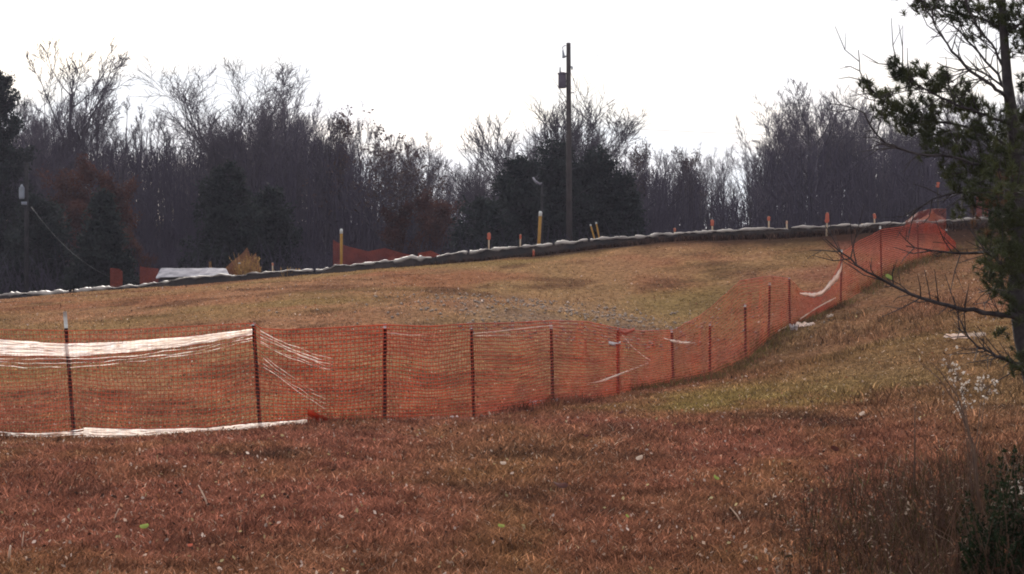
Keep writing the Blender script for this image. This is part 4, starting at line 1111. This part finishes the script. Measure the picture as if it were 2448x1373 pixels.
# white panel lying on the crest
pA = [W(372, 664, 63.6), W(548, 657, 63.0), W(540, 641, 64.0), W(385, 641, 64.4)]
wp = empty('white_panel', tuple((pA[0] + pA[1]) / 2), 'weathered white panel lying on the crest beside an orange net', 'panel')
c0 = np.array(wp.location)
m = MB(); nI, nJ = 26, 6
gI, gJ = np.meshgrid(np.linspace(0, 1, nI), np.linspace(0, 1, nJ))
pts = (pA[0] * ((1 - gI) * (1 - gJ))[..., None] + pA[1] * (gI * (1 - gJ))[..., None] + pA[2] * (gI * gJ)[..., None] + pA[3] * ((1 - gI) * gJ)[..., None]).reshape(-1, 3)
pts[:, 2] += 0.03 * (fbm(gI.ravel() * 9, gJ.ravel() * 3, 600, 3) - 0.5); pts[:, 1] += 0.05 * (fbm(gI.ravel() * 12, gJ.ravel() * 3, 601, 3) - 0.5)
iq = (np.arange(nJ - 1)[:, None] * nI + np.arange(nI - 1)[None, :]).ravel(); q = np.c_[iq, iq + 1, iq + nI + 1, iq + nI]
m.add(np.r_[pts, pts + [0, 0.04, -0.03]] - c0, np.r_[q, q[:, ::-1] + nI * nJ]); m.build('sheet', M['slab'], wp)
m = MB(); m.box((0.1, -0.05, -0.04), (2.3, 0.06, 0.07), ry=-0.04); m.build('edge_batten', M['silt'], wp)
m = MB(); m.box((0.0, 0.3, -0.35), (2.0, 0.25, 0.5)); m.build('support_block', M['silt'], wp)
# white bar with orange ends behind the pine
bp = W(2325, 467, 58); wb = empty('barrier', (bp[0], 58, G(bp[0], 58)), 'white bar of a low barrier glimpsed through the pine', 'barrier')
hb = bp[2] - G(bp[0], 58)
m = MB(); m.box((0, 0, hb), (0.5, 0.05, 0.10), ry=-0.06); m.build('bar', M['slab'], wb)
for sx in (-0.32, 0.32):
    m = MB(); m.box((sx, 0, hb / 2 - 0.1), (0.05, 0.05, hb + 0.25)); m.build('leg', M['pole'], wb)
# clay heap where the fence meets the crest
ch = W(2230, 505, 57.0)
m = MB(); nA, nB = 22, 8
V = [[0, 0, 0.0]]
hc = 0.5
V = []
for bI in range(nB):
    rr_ = bI / (nB - 1)
    for aI in range(nA):
        a = aI / nA * 2 * math.pi
        k_ = 1 + 0.35 * (fbm([math.cos(a) * 2 + 5], [math.sin(a) * 2 + rr_ * 2], 610)[0] - 0.5)
        V.append([math.cos(a) * rr_ * 1.1 * k_, math.sin(a) * rr_ * 0.8 * k_, hc * (1 - rr_) ** 1.2 * (0.8 + 0.5 * fbm([a * 2], [rr_ * 4], 611)[0]) - 0.12])
qs = [[r__ * nA + j, r__ * nA + (j + 1) % nA, (r__ + 1) * nA + (j + 1) % nA, (r__ + 1) * nA + j] for r__ in range(nB - 1) for j in range(nA)]
m.add(V, qs); o = m.build('soil_heap', M['clay'], smooth=True); o.location = (ch[0], 57.0, G(ch[0], 57.0))
setp(o, 'small heap of red clay where the fence reaches the crest', 'soil heap')

# ------------------------------------------------------------------ pine at the right
YP = 16.0
pb_ = W(2520, 1085, YP)
pine = empty('pine_tree', (pb_[0], YP, G(pb_[0], YP)), 'near scraggly pine with drooping dead lower branches at the right of the fence', 'tree')
o0 = np.array(pine.location)
TRUNK = [(2520, 1110, 0), (2478, 920, 0), (2450, 810, 0), (2432, 700, 0.05), (2438, 560, 0.05), (2428, 340, 0.0), (2408, 195, -0.05), (2398, 60, -0.05), (2392, -60, 0), (2400, -300, 0.1), (2395, -560, 0.1), (2402, -820, 0)]
def Pp(a, b_, dy=0.0): return W(a, b_, YP + dy) - o0
tp_ = np.array([Pp(*a) for a in TRUNK])
m = MB(); m.tube(tp_, [0.115, 0.10, 0.09, 0.080, 0.072, 0.058, 0.042, 0.035, 0.030, 0.026, 0.016, 0.006], 10); m.build('trunk', M['pinebark'], pine, smooth=True)
BR = [  # polyline in photo pixels with depth offset, base radius
 ([(2440, 765, 0), (2380, 750, -0.2), (2290, 737, -0.35), (2195, 712, -0.5), (2110, 672, -0.6), (2055, 640, -0.65), (2010, 602, -0.7), (1972, 570, -0.75)], 0.026),
 ([(2436, 590, 0), (2380, 602, -0.2), (2290, 607, -0.4), (2215, 595, -0.5), (2165, 588, -0.55)], 0.020),
 ([(2470, 900, 0), (2425, 870, -0.1), (2385, 850, -0.2), (2345, 835, -0.3), (2305, 795, -0.35), (2285, 778, -0.4)], 0.020),
 ([(2432, 560, 0), (2360, 450, 0.2), (2260, 460, 0.3), (2190, 500, 0.4), (2175, 520, 0.45)], 0.016),
 ([(2432, 420, 0), (2360, 400, -0.3), (2280, 375, -0.5), (2190, 370, -0.6), (2100, 340, -0.7), (2060, 260, -0.75), (1985, 248, -0.8)], 0.017),
 ([(2430, 360, 0), (2380, 330, 0.3), (2300, 300, 0.5), (2200, 285, 0.6), (2120, 250, 0.7), (2065, 200, 0.8), (2052, 120, 0.85)], 0.017),
 ([(2418, 250, 0), (2380, 205, -0.3), (2330, 180, -0.5), (2290, 140, -0.6), (2250, 85, -0.7), (2215, 30, -0.8), (2190, -40, -0.9)], 0.018),
 ([(2418, 230, 0), (2370, 160, 0.2), (2320, 100, 0.3), (2270, 50, 0.4), (2230, -10, 0.5)], 0.013),
 ([(2410, 190, 0), (2380, 120, -0.1), (2340, 70, -0.2), (2310, 20, -0.3), (2290, -40, -0.35)], 0.013),
 ([(2420, 225, 0), (2340, 165, 0.1), (2275, 168, 0.2), (2240, 150, 0.3)], 0.010),
 ([(2426, 300, 0), (2350, 275, -0.2), (2260, 240, -0.4), (2200, 205, -0.5), (2150, 175, -0.6), (2137, 135, -0.6)], 0.015),
 ([(2400, 70, 0), (2340, 40, 0.2), (2290, 35, 0.4), (2230, 15, 0.5), (2190, -10, 0.6)], 0.015),
 ([(2400, 80, 0), (2440, 60, -0.2), (2500, 40, -0.4), (2600, 20, -0.5)], 0.016),
 ([(2430, 330, 0), (2480, 290, -0.3), (2560, 270, -0.5), (2680, 240, -0.7)], 0.017),
 ([(2436, 480, 0), (2500, 440, 0.3), (2600, 430, 0.5), (2720, 400, 0.7)], 0.017),
 ([(2438, 640, 0), (2520, 620, -0.3), (2640, 640, -0.5), (2760, 640, -0.6)], 0.017),
 ([(2434, 500, 0), (2420, 470, -0.5), (2400, 450, -1.0), (2390, 440, -1.5)], 0.016),
 ([(2430, 350, 0), (2440, 330, 0.6), (2430, 310, 1.1), (2440, 300, 1.7)], 0.016),
 ([(2434, 650, 0), (2400, 640, -0.4), (2370, 610, -0.8), (2350, 600, -1.1)], 0.013),
 ([(2432, 690, 0), (2415, 700, 0.3), (2380, 690, 0.6), (2340, 700, 0.9)], 0.012),
 ([(2395, -100, 0), (2320, -140, -0.2), (2240, -200, -0.4)], 0.014), ([(2395, -150, 0), (2470, -190, 0.2), (2560, -240, 0.4)], 0.014),
 ([(2398, -330, 0), (2340, -390, 0.3), (2270, -440, 0.5)], 0.012), ([(2398, -380, 0), (2460, -430, -0.3), (2520, -480, -0.4)], 0.012),
 ([(2398, -560, 0), (2350, -620, -0.2), (2310, -660, -0.3)], 0.010), ([(2398, -600, 0), (2440, -660, 0.2), (2480, -690, 0.3)], 0.010),
]
rsb = np.random.RandomState(5)
for L_, r in BR:
    P = np.array([Pp(*a) for a in L_])
    m = MB(); nP = len(P)
    d = np.r_[0, np.cumsum(np.linalg.norm(np.diff(P, axis=0), axis=1))]; s = np.linspace(0, d[-1], nP * 3)
    Q = np.c_[[np.interp(s, d, P[:, k]) for k in range(3)]].T
    Q[1:-1] = (Q[:-2] + 2 * Q[1:-1] + Q[2:]) / 4; Q[1:-1] += rsb.normal(0, 0.006, Q[1:-1].shape)
    m.tube(Q, np.linspace(r, 0.004, len(Q)), 6)
    for i in range(3, len(Q) - 1):                                 # side twigs
        for _ in range(2):
            if rsb.uniform() < 0.75:
                dd = norm(Q[i] - Q[i - 1]); e = rot_dir(dd, rsb.uniform(0.4, 1.1), rsb.uniform(0, 6.28))
                l = rsb.uniform(0.08, 0.42); mid = Q[i] + e * l * 0.5 + rsb.normal(0, 0.015, 3)
                e2 = Q[i] + e * l + np.array([0, 0, rsb.uniform(-0.05, 0.08)])
                m.tube([Q[i], mid, e2], [0.0055, 0.004, 0.0025], 4, cap=False)
                if rsb.uniform() < 0.6:
                    f_ = rot_dir(e, 0.7, rsb.uniform(0, 6.28)); m.tube([mid, mid + f_ * l * 0.5], [0.0035, 0.002], 3, cap=False)
    m.build('branch', M['pinebark'], pine, smooth=True)
CL = [  # needle clusters: px, py, spread px, tufts, depth offset
 (2200, 12, 22, 12, .5), (2235, 25, 25, 18, .4), (2280, 30, 25, 14, .3), (2330, 25, 30, 22, .2), (2375, 40, 25, 16, .1), (2420, 35, 35, 26, -.1), (2440, 70, 25, 20, -.2), (2447, 120, 22, 18, -.3), (2455, 30, 40, 30, 0), (2400, 55, 25, 14, 0),
 (2310, 50, 18, 9, .2), (2325, 90, 14, 5, .2),
 (2137, 150, 8, 7, -.6), (2142, 172, 10, 9, -.6), (2160, 188, 12, 11, -.55), (2185, 170, 10, 9, -.5), (2175, 200, 14, 11, -.5), (2205, 182, 12, 10, -.5), (2225, 205, 14, 10, -.45), (2255, 182, 12, 10, -.4), (2250, 205, 14, 10, -.4), (2300, 215, 18, 12, -.3),
 (2068, 195, 10, 7, .8), (2080, 215, 12, 9, .8), (2105, 232, 16, 12, .7), (2120, 262, 20, 18, .7), (2155, 275, 22, 18, .6), (2190, 262, 25, 20, .6), (2230, 290, 22, 14, .5), (2270, 245, 25, 20, .2), (2310, 245, 25, 20, 0), (2345, 255, 25, 16, 0),
 (2180, 300, 22, 16, .5), (2215, 325, 25, 16, .3), (2260, 330, 25, 16, .2), (2245, 355, 25, 14, -.3), (2300, 345, 30, 18, .1), (2330, 310, 25, 14, .1), (2360, 360, 30, 20, -.1), (2290, 390, 30, 16, -.3), (2335, 410, 30, 18, -.2), (2380, 400, 30, 18, -.3),
 (2270, 430, 22, 10, .2), (2310, 450, 28, 14, .2), (2350, 470, 28, 16, .1), (2395, 460, 30, 22, -.5), (2430, 420, 28, 20, -.5), (2445, 350, 30, 22, -.4), (2440, 280, 28, 18, -.4), (2405, 520, 28, 20, -.4), (2440, 520, 30, 24, -.6), (2375, 540, 24, 12, -.2),
 (2390, 590, 26, 16, -.6), (2370, 615, 24, 14, -.8), (2420, 620, 28, 22, -.6), (2445, 600, 28, 22, -.5), (2400, 655, 24, 18, -.3), (2430, 680, 24, 18, -.4), (2375, 690, 22, 12, .6), (2350, 640, 18, 8, .5), (2445, 740, 24, 14, -.3), (2405, 720, 18, 8, 0), (2440, 200, 18, 8, -.3),
 (2350, 430, 40, 24, .4), (2400, 380, 36, 26, .3), (2425, 470, 34, 30, .3), (2380, 500, 34, 24, .2), (2420, 560, 34, 30, .2), (2390, 640, 30, 24, .3), (2440, 650, 34, 26, .2), (2340, 290, 30, 18, -.2), (2400, 300, 34, 20, .2), (2220, 270, 24, 16, .4), (2140, 245, 20, 12, .6), (2310, 500, 22, 9, .3), (2340, 560, 20, 8, -.3), (2400, 790, 14, 5, -.1), (2430, 860, 20, 10, -.2), (2455, 885, 24, 14, -.2),
 (2520, 40, 50, 40, -.4), (2600, 30, 50, 40, -.5), (2560, 270, 60, 40, -.5), (2660, 250, 60, 40, -.7), (2560, 430, 60, 40, .4), (2680, 410, 60, 45, .7), (2560, 620, 60, 40, -.4), (2700, 640, 70, 45, -.6), (2390, 440, 40, 30, -1.5), (2440, 300, 40, 30, 1.6),
 (2260, -190, 60, 40, -.4), (2330, -140, 50, 30, -.2), (2540, -230, 60, 40, .3), (2290, -430, 50, 35, .5), (2500, -470, 50, 35, -.4), (2400, -300, 60, 40, 0), (2330, -650, 40, 30, -.3), (2460, -680, 40, 30, .3), (2402, -800, 40, 40, 0), (2400, -550, 50, 40, 0)]
nd, dn, tw = MB(), MB(), MB()
def tuft(target, c, ax, nn, L):
    a = rsb.normal(0, 0.75, (nn, 3)) + ax * 1.0; a /= np.linalg.norm(a, axis=1, keepdims=True)
    b_ = np.cross(a, rsb.normal(0, 1, (nn, 3))); b_ /= np.linalg.norm(b_, axis=1, keepdims=True)
    l = L * rsb.uniform(0.6, 1.15, (nn, 1)); wdt = 0.0034
    base = c + ax * rsb.uniform(-0.03, 0.02, (nn, 1))
    V = np.stack([base - b_ * wdt, base + b_ * wdt, base + a * l], 1).reshape(-1, 3)
    target.add(V, t=np.arange(nn)[:, None] * 3 + np.array([[0, 1, 2]]))
for px, py, sp, nt_, dy in CL:
    c0_ = Pp(px, py, dy)
    s = sp / F * YP
    dead = (px > 2300 and 440 < py < 620 and px < 2400 and rsb.uniform() < 0.6)
    hub = c0_ + np.array([0.10, 0, -0.06])
    for k_ in range(max(3, int(nt_ * (1.1 if px < 2290 else 1.05)))):
        c = c0_ + rsb.normal(0, 0.72, 3) * np.array([s, s * 1.4 + 0.04, s])
        ax = norm(rsb.normal(0, 0.6, 3) + np.array([-0.25, 0, 0.8]))
        tuft(dn if dead and rsb.uniform() < 0.6 else nd, c, ax, 46, 0.066)
        if k_ % 2 == 0: tw.tube([c + (hub - c) * rsb.uniform(0.4, 0.9), c], [0.004, 0.0025], 3, cap=False)
nd.build('needles', M['needle'], pine)
dn.build('dead_needles', M['deadneedle'], pine)
tw.build('twigs', M['pinebark'], pine)

# ------------------------------------------------------------------ plants in the right corner
def seed_plant(px, py_base, Y, tops, label, mat_stem='stem', fl='fluff', n=26, fs=0.011):
    b0 = W(px, py_base, Y); g0 = G(b0[0], Y)
    o = empty('seedhead_plant', (b0[0], Y, g0), label, 'plant', 'dead plants by the pine')
    o0_ = np.array(o.location); m = MB(); rs = np.random.RandomState(int(px))
    for (tx, ty, dy) in tops:
        e = W(tx, ty, Y + dy) - o0_; mid = e * 0.55 + np.array([e[0] * 0.18 * -1, 0, e[2] * 0.08])
        m.tube([(rs.normal(0, 0.06), rs.normal(0, 0.06), -0.05), mid, e], [0.0035, 0.003, 0.0016], 5)
        f = MB()
        for _ in range(n):
            c = e + rs.normal(0, 1, 3) * np.array([0.035, 0.035, 0.045]) - np.array([0, 0, 0.03])
            V, q = leaf_quads(c[None, :], fs, 5, fs * 0.5, rs.randint(9999)); f.add(V, q)
            m.tube([e - np.array([0, 0, 0.05]), c], [0.0018, 0.001], 3, cap=False)
        f.build('seed_head', M[fl], o)
    m.build('stems', M[mat_stem], o)
    return o
seed_plant(2330, 1090, 12.0, [(2268, 862, 0), (2290, 890, .1), (2300, 920, -.1), (2350, 905, .1), (2305, 960, .0), (2358, 925, .0)], 'dead stems with white fluffy seed heads above the dark bush', n=14, fs=0.0085)
seed_plant(2440, 1300, 9.6, [(2405, 1170, 0), (2430, 1160, .05), (2420, 1185, -.05), (2440, 1250, 0)], 'small plant with grey-white flower heads in front of the dark bush', n=18, fs=0.008)
def arching(pts, Y, label):
    P = [W(a, b_, Y) for a, b_ in pts]
    P[0][2] = G(P[0][0], Y) - 0.02
    m = MB(); m.tube(np.array(P), np.linspace(0.007, 0.0025, len(P)), 6)
    return setp(m.build('arching_stem', M['stem'], smooth=True), label, 'stem', 'bare stems by the pine')
arching([(2352, 1180), (2330, 1070), (2290, 970), (2245, 905), (2195, 862)], 11.6, 'outer of two long bare stems arching from the dark bush')
arching([(2350, 1180), (2322, 1050), (2290, 950), (2250, 890), (2225, 866)], 11.9, 'inner of two long bare stems arching from the dark bush')
arching([(2186, 1050), (2187, 1000), (2188, 960)], 14.0, 'short upright bare stem before the green strip')

sb = W(2420, 1340, 9.4)
sh = empty('evergreen_shrub', (sb[0], 9.4, G(sb[0], 9.4)), 'dark green bush in the lower right corner', 'shrub')
o0s = np.array(sh.location); m = MB(); lf = MB(); rs = np.random.RandomState(77)
for k_ in range(170):
    tx = rs.uniform(2285, 2640); ty = 1030 + 160 * rs.uniform(0, 1) ** 2 + abs(tx - 2450) * 0.5 + abs(rs.normal(0, 110)); dy = rs.normal(0, 0.2)
    if tx < 2365: ty += rs.uniform(0, 150)
    e = W(tx, ty, 9.4 + dy) - o0s
    b0 = np.array([rs.normal(0, 0.10), rs.normal(0, 0.1), -0.04]); mid = b0 * 0.5 + e * 0.5 + np.array([e[0] * 0.15, 0, 0.02])
    m.tube([b0, mid, e], [0.006, 0.004, 0.0015], 4, cap=False)
    t = rs.uniform(0.1, 1.02, 110)[:, None]
    c = np.where(t < 0.5, b0 + (mid - b0) * t * 2, mid + (e - mid) * (t - 0.5) * 2) + rs.normal(0, 0.02, (110, 3))*(1.15 - t)
    V, q = leaf_quads(c, 0.012, 1, 0.003, rs.randint(9999)); lf.add(V, q)
m.build('stems', M['stem'], sh); lf.build('foliage', M['shrub'], sh)

# ------------------------------------------------------------------ thin haze in the air
hz = MB(); hz.box((0, 440, 8.0), (1000, 980, 44))
hm = bpy.data.materials.new('haze'); hm.use_nodes = True
ht = hm.node_tree; ht.nodes.clear()
ho = ht.nodes.new('ShaderNodeOutputMaterial'); hv = ht.nodes.new('ShaderNodeVolumePrincipled')
hv.inputs['Color'].default_value = (0.80, 0.78, 1.0, 1); hv.inputs['Density'].default_value = 0.00020; hv.inputs['Anisotropy'].default_value = 0.3
ht.links.new(hv.outputs['Volume'], ho.inputs['Volume'])
ho_ = hz.build('haze', hm); setp(ho_, 'thin bluish haze in the air', None, None, 'stuff')
SC.cycles.volume_bounces = 0
